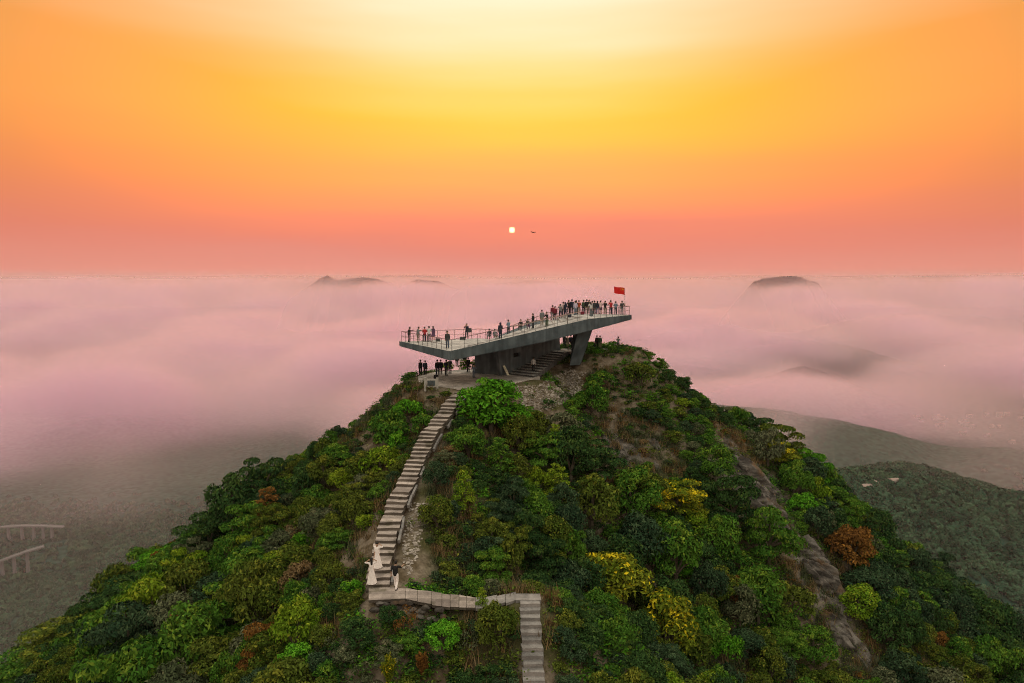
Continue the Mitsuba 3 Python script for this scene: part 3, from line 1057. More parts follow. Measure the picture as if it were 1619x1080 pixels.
FABRIC = {'black': (.016, .016, .019), 'navy': (.02, .026, .05), 'charcoal': (.05, .052, .06), 'grey': (.17, .18, .2), 'pale': (.55, .55, .56), 'white': (.88, .83, .85),
          'red': (.42, .03, .04), 'wine': (.17, .02, .04), 'rust': (.36, .07, .03), 'pink': (.62, .46, .48), 'blue': (.16, .22, .30), 'jeans': (.07, .10, .16), 'khaki': (.2, .17, .13),
          'green': (.06, .10, .06), 'lilac': (.5, .46, .6), 'tan': (.32, .27, .22), 'purple': (.12, .07, .14)}
for k, c_ in FABRIC.items():
    plain('fabric_' + k, *c_, rough=.85)
plain('skin', .42, .27, .2, rough=.55)
plain('hair_black', .012, .011, .011, rough=.5)

POSES = {
    'stand': dict(pose=dict(legs=((.02, 0), (0, -.02)))),
    'phone': dict(pose=dict(arms=('phone', 'phone'), legs=((.02, .02), (0, -.03)))),
    'fold': dict(pose=dict(arms=('fold', 'fold'), legs=((.03, .03), (0, -.02)), nod=.4)),
    'rail': dict(pose=dict(arms=('rail', 'rail'), lean=.18, shift=-.05, legs=((0, -.05), (.04, .05)))),
    'reach': dict(pose=dict(arms=('reach', 'down'), lean=.08, legs=((.05, .05), (0, -.05)), nod=.7)),
    'stride': dict(pose=dict(arms=('phone', 'phone'), spread=.07, legs=((.12, .14), (-.04, -.16)))),
    'girl': dict(pose=dict(arms=('fold', 'down')), bottom='skirt', female=True, hair='long', top='shirt'),
    'woman': dict(pose=dict(arms=('phone', 'down')), female=True, hair='long'),
    'shorts': dict(pose=dict(arms=('phone', 'phone'), legs=((.02, .03), (0, -.02))), bottom='shorts', female=True, hair='short', top='tee'),
    'coat': dict(pose=dict(arms=('down', 'fold')), top='coat', hair='hood'),
    'sit': dict(pose=dict(sit=True, arms=('knee', 'knee'), lean=.15)),
    'flag': dict(pose=dict(arms=('down', 'pole'), legs=((.02, .03), (0, -.03))), top='tee'),
    'dress_up': dict(pose=dict(arms=('hair', 'down'), lean=.05), bottom='dress', female=True, hair='tail', top='tee'),
    'dress': dict(pose=dict(arms=('hair', 'hair')), bottom='dress', female=True, hair='long', top='tee'),
    'walker': dict(pose=dict(arms=('swing', 'reach'), lean=.08, spread=.0, legs=((.2, .22), (.05, -.2)), nod=.5), top='tee'),
}
PLY = {}


def person(p, pose, turn, top, low, label, h=1.72, hair='hair_black', shoes='fabric_charcoal', group=None):
    """p: feet on the ground; turn: degrees anticlockwise from facing away from the camera (+y)."""
    if pose not in PLY:
        PLY[pose] = figure(**POSES[pose])
    key = thing('person', label, 'person', group)
    tw = rot(turn, *p, h / 1.72)
    for part, mesh in PLY[pose].items():
        b = {'body': 'skin', 'eye': 'ink', 'hair': hair, 'hood': 'fabric_' + top, 'jacket': 'fabric_' + top, 'tee_shirt': 'fabric_' + top, 'shoes': shoes}.get(part, 'fabric_' + low)
        ck = (pose, part)
        if ck not in PLY:
            PLY[ck] = mikit.ply(mesh, None, 50)
        d = {**PLY[ck], 'bsdf': {'type': 'ref', 'id': b}, 'to_world': tw}
        scene[key if part == 'body' else f'{key}__{part}'] = d
    return key


def on_ramp(u, v_, w=None):
    """Point of the ramp or the decks seen at this pixel."""
    best = None
    for s in np.linspace(0, 1, 80):
        for t_ in np.linspace(.03, .97, 40):
            p = lerp(lerp(B_, C_, s), lerp(E2, E3, s), t_)
            pu, pv, _ = to_pix(p)
            d = (pu - u) ** 2 + (pv - v_) ** 2
            if best is None or d < best[0]:
                best = (d, s, t_, p)
    d, s, t_, p = best
    if t_ > .34:
        k = min(NS - 1, int(s * NS))
        p = p.copy()
        p[2] = max(lerp(B_, C_, (k + 1) / NS)[2], lerp(E2, E3, (k + 1) / NS)[2]) + .035
    return p + [0, 0, .006]


flat = lambda u, v_: at_z(u, v_, DECK_Z + .03)
high = lambda u, v_: at_z(u, v_, -4.665)
base = lambda u, v_: at_z(u, v_, PLAZA_Z + .005)

# left deck
person(flat(646.5, 541.5), 'reach', -75, 'black', 'black', 'person in black reaching one arm to the railing at the left deck tip')
person(flat(660.5, 541.5), 'reach', -60, 'grey', 'khaki', 'person in a grey jacket bending forward at the left railing, second from the left tip', 1.74)
person(flat(671.5, 540.5), 'fold', 10, 'red', 'navy', 'person in a red top on the left deck', 1.66)
person(flat(678.5, 540.5), 'rail', 5, 'pale', 'charcoal', 'person in a pale grey top leaning on the railing beside the red top', 1.74)
person(flat(685.0, 539), 'girl', 10, 'purple', 'purple', 'long haired girl in a short purple skirt on the left deck', 1.66, shoes='fabric_charcoal')
person(flat(707.6, 550.5), 'stand', 175, 'charcoal', 'jeans', 'person in a dark grey jacket and jeans standing at the near corner of the deck', 1.74)
person(flat(738.0, 535.5), 'stride', 170, 'navy', 'charcoal', 'man in dark clothes standing with legs apart taking a photo on the left deck', 1.76)
person(flat(774.0, 536.5) + [0, 0, -.02], 'sit', 20, 'charcoal', 'grey', 'seated person in charcoal, left of the pair sitting at the foot of the ramp', 1.7)
person(flat(782.0, 536.5) + [0, 0, -.02], 'sit', -10, 'grey', 'tan', 'seated person in light grey, right of the pair sitting at the foot of the ramp', 1.66)
person(on_ramp(791.5, 535.5), 'coat', 5, 'navy', 'navy', 'person in a dark hooded coat at the foot of the ramp', 1.7)
# ramp
person(on_ramp(804.0, 531.0), 'fold', 40, 'blue', 'charcoal', 'person in a slate blue jacket at the front edge of the lower ramp', 1.68)
person(on_ramp(824.0, 524.5), 'sit', 160, 'black', 'charcoal', 'person in black seated low on the ramp steps, left of two sitters', 1.68)
person(on_ramp(834.0, 522.5), 'sit', 200, 'charcoal', 'purple', 'person in charcoal and purple seated on the ramp steps, right of two sitters', 1.6)
person(on_ramp(842.5, 521.5), 'stand', 60, 'black', 'charcoal', 'person in black walking alone on the middle of the ramp', 1.68)
person(on_ramp(856.5, 516.5), 'stand', 10, 'grey', 'khaki', 'tall person in a grey jacket halfway up the ramp', 1.78)
person(on_ramp(864.0, 516.5), 'rail', 150, 'black', 'green', 'person in black top and dark green trousers halfway up the ramp', 1.66)
person(on_ramp(873.8, 508.5), 'stand', 5, 'wine', 'grey', 'person in a wine red jacket and grey trousers on the upper ramp', 1.78)
person(on_ramp(877.8, 508.0), 'stand', -15, 'wine', 'black', 'person in a wine red jacket and black trousers close beside the other wine red jacket', 1.68)
person(on_ramp(886.0, 505.0), 'phone', 10, 'grey', 'navy', 'person in a light grey shirt and navy trousers at the foot of the crowd', 1.72)
person(on_ramp(890.5, 502.5), 'stand', 0, 'pink', 'charcoal', 'person in a pale pink top mostly hidden behind the light grey shirt', 1.74)
person(on_ramp(893.5, 503.0), 'coat', 20, 'navy', 'navy', 'person in a navy hooded coat at the lower end of the crowd', 1.72)
person(on_ramp(899.0, 499.5), 'phone', 0, 'black', 'black', 'slim person in black raising a phone in the crowd', 1.74)
person(on_ramp(904.3, 498.0), 'stand', -5, 'navy', 'charcoal', 'tall person in dark blue, head above the crowd on the upper ramp', 1.84)
person(on_ramp(909.3, 500.0), 'stand', 15, 'lilac', 'blue', 'person in a pale lilac shirt and blue trousers in the crowd', 1.72)
person(on_ramp(911.0, 497.0), 'phone', 0, 'black', 'black', 'person in black right behind the pale lilac shirt', 1.76)
# upper platform
person(high(915.3, 496.6), 'fold', 5, 'rust', 'khaki', 'person in a rust red jacket and khaki trousers on the upper platform', 1.74)
person(high(922.6, 496.3), 'stand', 5, 'green', 'navy', 'person in a dark green jacket next to the rust red jacket', 1.76)
person(high(927.6, 496.6), 'stand', -5, 'black', 'khaki', 'tall person in a black jacket and khaki trousers on the upper platform', 1.84)
person(high(931.2, 495.9), 'phone', 0, 'black', 'black', 'person all in black behind the tall black jacket', 1.74)
person(high(934.0, 499.2), 'woman', 20, 'pale', 'grey', 'person in a pale top standing nearest the front edge of the upper platform', 1.66)
person(high(936.5, 496.0), 'fold', 10, 'pink', 'charcoal', 'person in a pale pink jacket half hidden behind the pale top', 1.62)
person(high(939.8, 496.6), 'stand', 0, 'charcoal', 'charcoal', 'person in charcoal grey, left of the navy jacket', 1.7)
person(high(944.4, 496.6), 'woman', 0, 'navy', 'jeans', 'long haired person in a navy jacket and jeans on the upper platform', 1.64)
person(high(949.4, 496.7), 'shorts', 0, 'pink', 'purple', 'person in a pale pink top and short purple shorts', 1.7)
person(high(956.6, 497.0), 'phone', 0, 'black', 'khaki', 'person in a black top and brown trousers holding up a camera', 1.68)
person(high(965.5, 497.2), 'phone', 5, 'red', 'navy', 'person in a bright red jacket right of the crowd', 1.76)
person(high(973.3, 497.6), 'fold', -5, 'blue', 'charcoal', 'person in a slate blue jacket between the red jacket and the flag bearer', 1.66)
fp = high(983.3, 497.8)
person(fp, 'flag', 0, 'charcoal', 'grey', 'flag bearer in a dark top and grey trousers at the right tip', 1.72)

# under the deck and on the plaza
person(base(691.5, 593.5), 'stand', 20, 'black', 'navy', 'dark clad person, leftmost of the four under the left deck', 1.78)
person(base(697.0, 592.6), 'stand', 5, 'navy', 'black', 'dark clad person, second from the left of the four under the left deck', 1.72)
person(base(705.3, 594.0), 'fold', -20, 'navy', 'charcoal', 'dark clad person, third from the left of the four under the left deck', 1.8)
person(base(711.5, 591.0), 'rail', 10, 'charcoal', 'navy', 'dark clad person, rightmost of the four under the left deck', 1.76)
bank = lambda u, v_: at_y(u, v_, 82.6)
person(bank(722.5, 580.5), 'stand', 0, 'black', 'charcoal', 'person in black behind the earth bank under the deck, left of three', 1.72)
person(bank(729.0, 579.5), 'stand', 5, 'pale', 'white', 'person in pale clothes behind the earth bank whose legs show under the deck', 1.7)
person(bank(735.0, 579.0), 'stand', -5, 'black', 'navy', 'person in black behind the earth bank under the deck, right of three', 1.7)
person(base(740.3, 588.5), 'stand', 30, 'black', 'black', 'person all in black standing on the plaza before the wall', 1.74)
person(base(749.4, 597.6), 'phone', 200, 'blue', 'jeans', 'person in a pale blue shirt and jeans standing alone on the plaza', 1.5)
kn = lambda u, v_: at_z(u, v_, KNOLL_Z + .036)
person(wall_pt(2.55, PLAZA_Z + 2 * (KNOLL_Z - PLAZA_Z) / NU + .004, 1.5) + [.9, -.4, 0], 'stand', -20, 'pale', 'black', 'person in a pale top and black trousers climbing the concrete steps', 1.66)
person(kn(892.5, 550.6), 'coat', 0, 'charcoal', 'charcoal', 'person in a charcoal coat at the head of the concrete steps', 1.74)
person(kn(897.5, 550.4), 'stand', 10, 'tan', 'tan', 'person in tan clothes beside the charcoal coat at the head of the steps', 1.66)
person(kn(902.5, 551.0), 'stand', 0, 'navy', 'black', 'dark person half hidden left of the leaning column', 1.76)
person(kn(928.6, 551.0), 'stand', 90, 'wine', 'charcoal', 'person in dark wine red just right of the leaning column', 1.76)
person(kn(943.6, 551.6), 'stand', 10, 'black', 'black', 'person in black, left of the pair standing on the knoll', 1.74)
person(kn(948.4, 551.8), 'stand', -10, 'green', 'khaki', 'person in dark green, right of the pair standing on the knoll', 1.72)
person(kn(941.4, 552.2), 'sit', 60, 'black', 'charcoal', 'person crouching at the feet of the pair on the knoll', 1.4)


def on_ground(u, v_, y):
    p = at_y(u, v_, y)
    p[2] = float(height(p[0], p[1]))
    return p


person(on_ground(977.2, 560, 87), 'phone', 0, 'grey', 'charcoal', 'lone person in grey standing in the bushes right of the knoll', 1.7)
person(on_ground(665.0, 600, 77.5), 'stand', 20, 'black', 'black', 'person in black, left of the pair among the bushes below the deck tip', 1.72)
person(on_ground(672.5, 600, 77.2), 'stand', 0, 'navy', 'black', 'person in navy, right of the pair among the bushes below the deck tip', 1.7)
# on the lower end of the stairs
q = unproject_line(588, 925, STAIR_LOW[2] + .12, SLOPE, STAIR_LOW[1])
q[2] = stair_z(q[1]) + .015
person(q, 'dress', 15, 'white', 'white', 'woman in a white dress, hands in her dark hair, at the foot of the stairs', 1.62, shoes='fabric_white')
q = unproject_line(597, 899, STAIR_LOW[2] + .12, SLOPE, STAIR_LOW[1])
q[2] = stair_z(q[1]) + .015
person(q, 'dress_up', 170, 'white', 'white', 'woman in a long white dress facing down a few steps above the other', 1.64, shoes='fabric_white')
q = at_z(625.5, 931, -18.61)
person(q, 'walker', -12, 'black', 'white', 'man in a black shirt and white trousers stepping onto the landing', 1.72, shoes='fabric_black')

# bags on the deck
def bag(name, p, col, label, s=1.0):
    k = thing(name, label, 'bag')
    b = join([m3.Manifold.batch_hull([ball((x * .14, y_ * .08, z_), .05, 8) for x in (-1, 1) for y_ in (-1, 1) for z_ in (.05, .26)])])
    m = to_tm(b, .06, 2)
    m.apply_scale(s)
    m.apply_translation(p)
    scene[k] = mikit.ply(m, 'fabric_' + col, True)
    h = cat([bar(np.array(p) + np.array(a) * s, np.array(p) + np.array(b_) * s, .02) for a, b_ in (((-.07, 0, .3), (-.05, 0, .4)), ((-.05, 0, .4), (.05, 0, .4)), ((.05, 0, .4), (.07, 0, .3)))])
    obj('handle', h, 'fabric_black', k)


bag('backpack', high(920.6, 497.3), 'wine', 'wine red backpack on the floor of the upper platform', 1.2)
bag('backpack', base(689.5, 598.5), 'black', 'black bag on the plaza edge behind the notice board', 1.3)
bag('backpack', flat(686.5, 542.2), 'pale', 'pale bag on the floor of the left deck', .9)
bag('backpack', on_ramp(900.5, 503.8), 'navy', 'navy bag lying on the upper ramp before the crowd', 1.2)
# tripod with a camera on the ramp
tp_ = on_ramp(897.0, 506.0)
tk = thing('camera_tripod', 'camera on a tripod standing on the upper ramp', 'tripod')
for a in (0.4, 2.5, 4.6):
    obj('leg', bar(tp_ + [.3 * math.cos(a), .3 * math.sin(a), 0], tp_ + [0, 0, .95], .03), 'window_dark', tk)
obj('camera', cat([box(tp_ + [-.09, -.06, .95], tp_ + [.09, .06, 1.08]), box(tp_ + [-.05, .06, .97], tp_ + [.05, .17, 1.06])]), 'window_dark', tk)
# bin on the upper platform
bp = high(935.2, 500.2)
bk = thing('litter_bin', 'grey litter bin on the upper platform near the front railing', 'bin')
obj('barrel', trimesh.creation.cylinder(.2, .62, sections=20, transform=trimesh.transformations.translation_matrix(bp + [0, 0, .33])), 'wall_concrete', bk, smooth=40)
obj('lid', trimesh.creation.cylinder(.22, .06, sections=20, transform=trimesh.transformations.translation_matrix(bp + [0, 0, .67])), 'window_dark', bk, smooth=40)

# flag: red with one large and four small yellow stars, hoist on the right at the pole
pole_a, pole_b = fp + [.42, .05, 0], at_y(970 + 18.5, 461.5, fp[1] + .2)
pole_b = np.array([fp[0] + .30, fp[1] + .1, fp[2] + 3.3])
fl = thing('flag', 'red flag with yellow stars flying from a pole at the right tip', 'flag')
obj('pole', trimesh.creation.cylinder(.022, segment=[pole_a, pole_b], sections=10), 'steel_rail', fl, smooth=40)
FW, FH = 1.32, .86


def cloth_pt(a, b):
    """a: 0 at the hoist to 1 at the fly end (towards -x), b: 0 bottom to 1 top."""
    w = .09 * a * math.sin(a * 7.5 + b * 1.3)
    hoist = pole_b + (pole_a - pole_b) / np.linalg.norm(pole_a - pole_b) * (FH * (1 - b) + .03)
    return hoist + np.array([-FW * a * .96, w + .25 * a, .30 * a * (1 - .15 * b) + .05 * math.sin(a * 6)])


na, nb_ = 28, 16
vv = np.array([cloth_pt(i / na, j / nb_) for j in range(nb_ + 1) for i in range(na + 1)])
ii = (np.arange(nb_)[:, None] * (na + 1) + np.arange(na)).ravel()
cm = trimesh.Trimesh(vv, np.vstack([np.stack([ii, ii + 1, ii + na + 2], 1), np.stack([ii, ii + na + 2, ii + na + 1], 1)]), process=False)
obj('cloth', cm, 'flag_red', fl, smooth=True)


def star(ca, cb, r_, turn, name):
    for off in (-.012, .012):
        pts = []
        for k in range(10):
            a = turn + k * math.pi / 5 + math.pi / 2
            q = r_ * (1 if k % 2 == 0 else .42)
            pts.append(cloth_pt(ca - q * math.cos(a) / FW, cb + q * math.sin(a) / FH) + [0, off, 0])
        c = cloth_pt(ca, cb) + [0, off, 0]
        obj(name, trimesh.Trimesh(np.array([c] + pts), np.array([[0, 1 + k, 1 + (k + 1) % 10] for k in range(10)]), process=False), 'flag_yellow', fl)


star(.17, .74, .125, 0, 'large_star')
for a, b, t_ in ((.33, .9, .4), (.40, .78, .1), (.40, .64, -.2), (.33, .53, .3)):
    star(a, b, .045, t_, 'small_star')

# small drone right of the sun
dp = at_y(843, 367.5, 62)
dk = thing('drone', 'tiny dark drone hovering just right of the sun', 'drone')
Rz = trimesh.transformations.rotation_matrix(math.radians(8), [0, 1, 0])


def dput(m):
    m = m.copy()
    m.apply_transform(Rz)
    m.apply_translation(dp)
    return m


obj('body', dput(to_tm(m3.Manifold.batch_hull([ball((x, y_, 0), .035, 10) for x in (-.09, .09) for y_ in (-.05, .05)]), .03, 2)), 'drone_body', dk, smooth=True)
for sx in (-1, 1):
    for sy in (-1, 1):
        obj('arm', dput(bar((sx * .07, sy * .05, .01), (sx * .19, sy * .14, .02), .022)), 'drone_body', dk)
        obj('rotor', dput(cat([trimesh.creation.cylinder(.018, .04, sections=10, transform=trimesh.transformations.translation_matrix([sx * .19, sy * .14, .035])), bar((sx * .19 - .1, sy * .14, .058), (sx * .19 + .1, sy * .14, .058), .018, .004)])), 'drone_body', dk)
    obj('skid', dput(bar((sx * .06, -.07, -.055), (sx * .06, .07, -.055), .012)), 'drone_body', dk)

# ------------------------------------------------------------------ far below: viaducts, houses
def viaduct(px, y_list, pier_px, label):
    k = thing('viaduct', label, 'bridge')
    pts = np.array([at_y(u, v_, y_) for (u, v_), y_ in zip(px, y_list)])
    for a, b in zip(pts, pts[1:]):
        obj('deck', bar(a, b, 9, 1.4), 'viaduct_concrete', k)
        d = (b - a) / np.linalg.norm(b - a)
        s = np.array([-d[1], d[0], 0])
        for sg in (-1, 1):
            obj('parapet', bar(a + s * sg * 4.3 + [0, 0, 1.2], b + s * sg * 4.3 + [0, 0, 1.2], .4, 1.0), 'viaduct_concrete', k)
    for u in pier_px:
        us_ = to_pix(pts)[0]
        o = np.argsort(us_)
        p = np.array([np.interp(u, us_[o], pts[o, i]) for i in range(3)])
        zb = float(valley(p[0], p[1])) - 3
        obj('pier', prism([(p[0] + a, p[1] + b, p[2] - .7) for a, b in ((-1.9, -1.2), (1.9, -1.2), (1.9, 1.2), (-1.9, 1.2))], [(p[0] + a * 1.25, p[1] + b * 1.25, min(zb, p[2] - 10)) for a, b in ((-1.9, -1.2), (1.9, -1.2), (1.9, 1.2), (-1.9, 1.2))]), 'viaduct_concrete', k)


viaduct([(-60, 840), (-20, 836), (10, 833), (40, 831.5), (70, 832), (100, 833.5)], [1140, 1130, 1124, 1120, 1120, 1124], [-16, 12.5, 34, 52.5, 67.5, 81.5], 'pale road viaduct on slim piers in the misty valley, the upper and more distant one')
viaduct([(-50, 905), (-12, 892), (15, 882), (40, 873), (70, 864)], [968, 976, 983, 993, 1008], [-20, 2.5, 21.5, 42.5], 'pale road viaduct on slim piers in the misty valley, the lower and nearer one')

hr_ = np.random.default_rng(11)


def house(x, y_, w, d_, h, turn, label, group=None):
    z_ = float(valley(x, y_)) - 1
    k = thing('house', label, 'building', group)
    M = trimesh.transformations.rotation_matrix(turn, [0, 0, 1])
    M[:3, 3] = [x, y_, z_]

    def put(m):
        m = m.copy()
        m.apply_transform(M)
        return m
    obj('wall', put(box((-w / 2, -d_ / 2, 0), (w / 2, d_ / 2, h))), 'house_wall', k)
    obj('roof', put(prism([(-w / 2, -.1, h + d_ * .22), (w / 2, -.1, h + d_ * .22), (w / 2, .1, h + d_ * .22), (-w / 2, .1, h + d_ * .22)], [(-w / 2 - .6, -d_ / 2 - .6, h), (w / 2 + .6, -d_ / 2 - .6, h), (w / 2 + .6, d_ / 2 + .6, h), (-w / 2 - .6, d_ / 2 + .6, h)])), 'house_roof', k)
    for fl_ in range(max(1, int(h // 3.2))):
        for wx in np.arange(-w / 2 + 2, w / 2 - 1, 3.5):
            obj('window', put(box((wx - .6, -d_ / 2 - .05, fl_ * 3.2 + 1), (wx + .6, -d_ / 2 + .02, fl_ * 3.2 + 2.4))), 'window_dark', k)


for u, v_, w, y_, lab in ((1366, 775, 14, 652, 'long pale house among the trees on the misty right ridge, the left one'), (1378, 776, 9, 660, 'small pale house on the misty right ridge, the middle one'), (1413, 775, 8, 672, 'bright white house on the misty right ridge, the right one')):
    p = at_y(u, v_, y_)
    house(p[0], p[1], w, 7, 5, .1, lab)
TOWN = []
for n in range(40):
    u, v_ = hr_.uniform(1440, 1640), hr_.uniform(654, 704)
    if v_ > 668 + (u - 1440) * .17:
        continue
    p = at_z(u, v_, -446)
    TOWN.append((u, p[0], p[1], hr_.uniform(9, 20), hr_.uniform(7, 11), hr_.choice([6.5, 6.5, 10, 13]), hr_.uniform(-.6, .6)))
TOWN.sort()
nth = lambda k: f"{k}{'th' if 10 <= k % 100 <= 20 else {1: 'st', 2: 'nd', 3: 'rd'}.get(k % 10, 'th')}"
for k, (u, *rest_) in enumerate(TOWN):
    house(*rest_, f'pale town block in the haze beyond the right ridges, {nth(k + 1)} of {len(TOWN)} from left', 'town buildings in the haze')

# ------------------------------------------------------------------ rocks on the right flank
def surf_normal(x, y, e=.6):
    gx = (height(x + e, y) - height(x - e, y)) / (2 * e)
    gy = (height(x, y + e) - height(x, y - e)) / (2 * e)
    n = np.array([-float(gx), -float(gy), 1.0])
    return n / np.linalg.norm(n)


ROCKS = [(1168, 735, 1.5, 'upper left'), (1192, 752, 1.9, 'topmost'), (1180, 783, 1.8, 'middle left'), (1208, 792, 1.9, 'middle right'), (1222, 828, 1.6, 'lowest'),
         (962, 702, .9, ''), (985, 716, .8, ''), (1035, 702, .9, ''), (1285, 880, 1.4, ''), (1298, 915, 1.5, ''), (1318, 985, 1.5, ''), (1345, 1020, 1.5, ''), (1262, 858, 1.1, ''), (1040, 738, .6, ''),
         (1172, 760, 1.3, ''), (1198, 812, 1.4, ''), (1212, 770, 1.3, ''), (1308, 945, 1.2, ''), (1240, 842, 1.2, ''), (1000, 735, .7, '')]
ROCK_LABEL = ['grey rock slab at the upper left of the bare cliff patch on the right slope', 'tall grey slab topping the bare cliff patch on the right slope',
              'brownish slab low on the left side of the bare cliff patch', 'ribbed grey slab on the right side of the bare cliff patch', 'grey slab at the foot of the bare cliff patch',
              'pale rock face showing between bushes below the knoll, left one', 'pale rock face showing between bushes below the knoll, right one', 'small pale rock among dry scrub on the upper right slope',
              'upper grey rock in the bare gully on the lower right slope', 'middle grey rock in the bare gully on the lower right slope', 'grey rock low in the bare gully on the right slope',
              'lowest grey rock of the bare gully near the bottom right', 'small rock above the bare gully on the right slope', 'smallest pale stone below the knoll among dry scrub',
              'slab on the bare cliff patch between its upper and middle left slabs', 'slab in the middle of the lower half of the bare cliff patch', 'slab on the right edge near the top of the bare cliff patch',
              'rock between the middle and the low rock of the bare gully', 'rock just below the foot of the bare cliff patch', 'pale stone in dry scrub left of the smallest one below the knoll']
rock_at = []
for n, ((u, v_, s, _), lab) in enumerate(zip(ROCKS, ROCK_LABEL)):
    p = ground_hit(u, v_)
    if p is None:
        continue
    nrm_ = surf_normal(p[0], p[1])
    s = s * (1.35 if v_ > 690 and u > 1100 else 1.0)
    m = rock_mesh(400 + n, 4, s * .75, s * 1.35, s * .5, .75)
    vv_ = m.vertices
    vv_ = vv_ + np.stack([0 * vv_[:, 0], 0 * vv_[:, 0], (meshkit.fbm(np.stack([vv_[:, 0] * 5 / s, vv_[:, 1] * .8 / s, vv_[:, 2]], -1), 4, n) - .5) * 1.0 * s], -1)
    m = trimesh.Trimesh(vv_, m.faces, process=False)
    down = np.array([nrm_[0], nrm_[1], 0])
    down = down - nrm_ * (down @ nrm_)
    down /= np.linalg.norm(down) + 1e-9
    side_ = np.cross(nrm_, down)
    M = np.eye(4)
    M[:3, 0], M[:3, 1], M[:3, 2], M[:3, 3] = -side_, down, nrm_, p - nrm_ * .12 * s
    m.apply_transform(M)
    key = numbered('rock_outcrop')
    obj(key, m, 'rock', None, 35)
    labels[key] = {'label': lab, 'category': 'rock'}
    rock_at.append((p[0], p[1], s))

# ------------------------------------------------------------------ vegetation prototypes (unit size: crown radius 1, foot at the origin)
def leaves(pos, nrm_, size, r, droop=.25, slim=.5):
    """Bent four-cornered leaves at the points, facing roughly along nrm_."""
    n = len(pos)
    nn = nrm_ + r.normal(0, .45, (n, 3)) + [0, 0, .35]
    nn /= np.linalg.norm(nn, axis=1, keepdims=True)
    t = np.cross(nn, r.normal(size=(n, 3)))
    t /= np.linalg.norm(t, axis=1, keepdims=True)
    b = np.cross(nn, t)
    L = (size * r.uniform(.6, 1.35, n))[:, None]
    p0, p2 = pos - t * L * .5, pos + t * L * .55 - nn * L * droop
    p1, p3 = pos + b * L * slim * .5, pos - b * L * slim * .5
    v_ = np.stack([p0, p1, p2, p3], 1).reshape(-1, 3)
    k = np.arange(n) * 4
    return v_, np.vstack([np.stack([k, k + 1, k + 2], 1), np.stack([k, k + 2, k + 3], 1)])


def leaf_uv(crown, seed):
    """Per leaf: is it a light one (young growth, massed on crown tops to paint their highlights), and a tone of its own."""
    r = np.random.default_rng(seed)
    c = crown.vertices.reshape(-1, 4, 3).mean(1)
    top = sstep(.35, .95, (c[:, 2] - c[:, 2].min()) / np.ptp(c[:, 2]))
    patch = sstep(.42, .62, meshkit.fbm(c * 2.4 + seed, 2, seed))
    young = (r.random(len(c)) < .08 + .75 * top * patch).astype(float) * r.uniform(.6, 1, len(c))  # young leaves massed on tops, painting the light caught there
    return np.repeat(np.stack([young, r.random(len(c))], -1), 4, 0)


def stick(a, b, ra, rb, seg=5):
    a, b = np.array(a, float), np.array(b, float)
    d = b - a
    d /= np.linalg.norm(d)
    s = np.cross(d, [.3, .8, .1])
    s /= np.linalg.norm(s)
    t = np.cross(d, s)
    an = np.arange(seg) * 2 * math.pi / seg
    ring = np.cos(an)[:, None] * s + np.sin(an)[:, None] * t
    v_ = np.vstack([a + ring * ra, b + ring * rb])
    f = []
    for i in range(seg):
        j = (i + 1) % seg
        f += [[i, j, seg + j], [i, seg + j, seg + i]]
    return trimesh.Trimesh(v_, np.array(f), process=False)


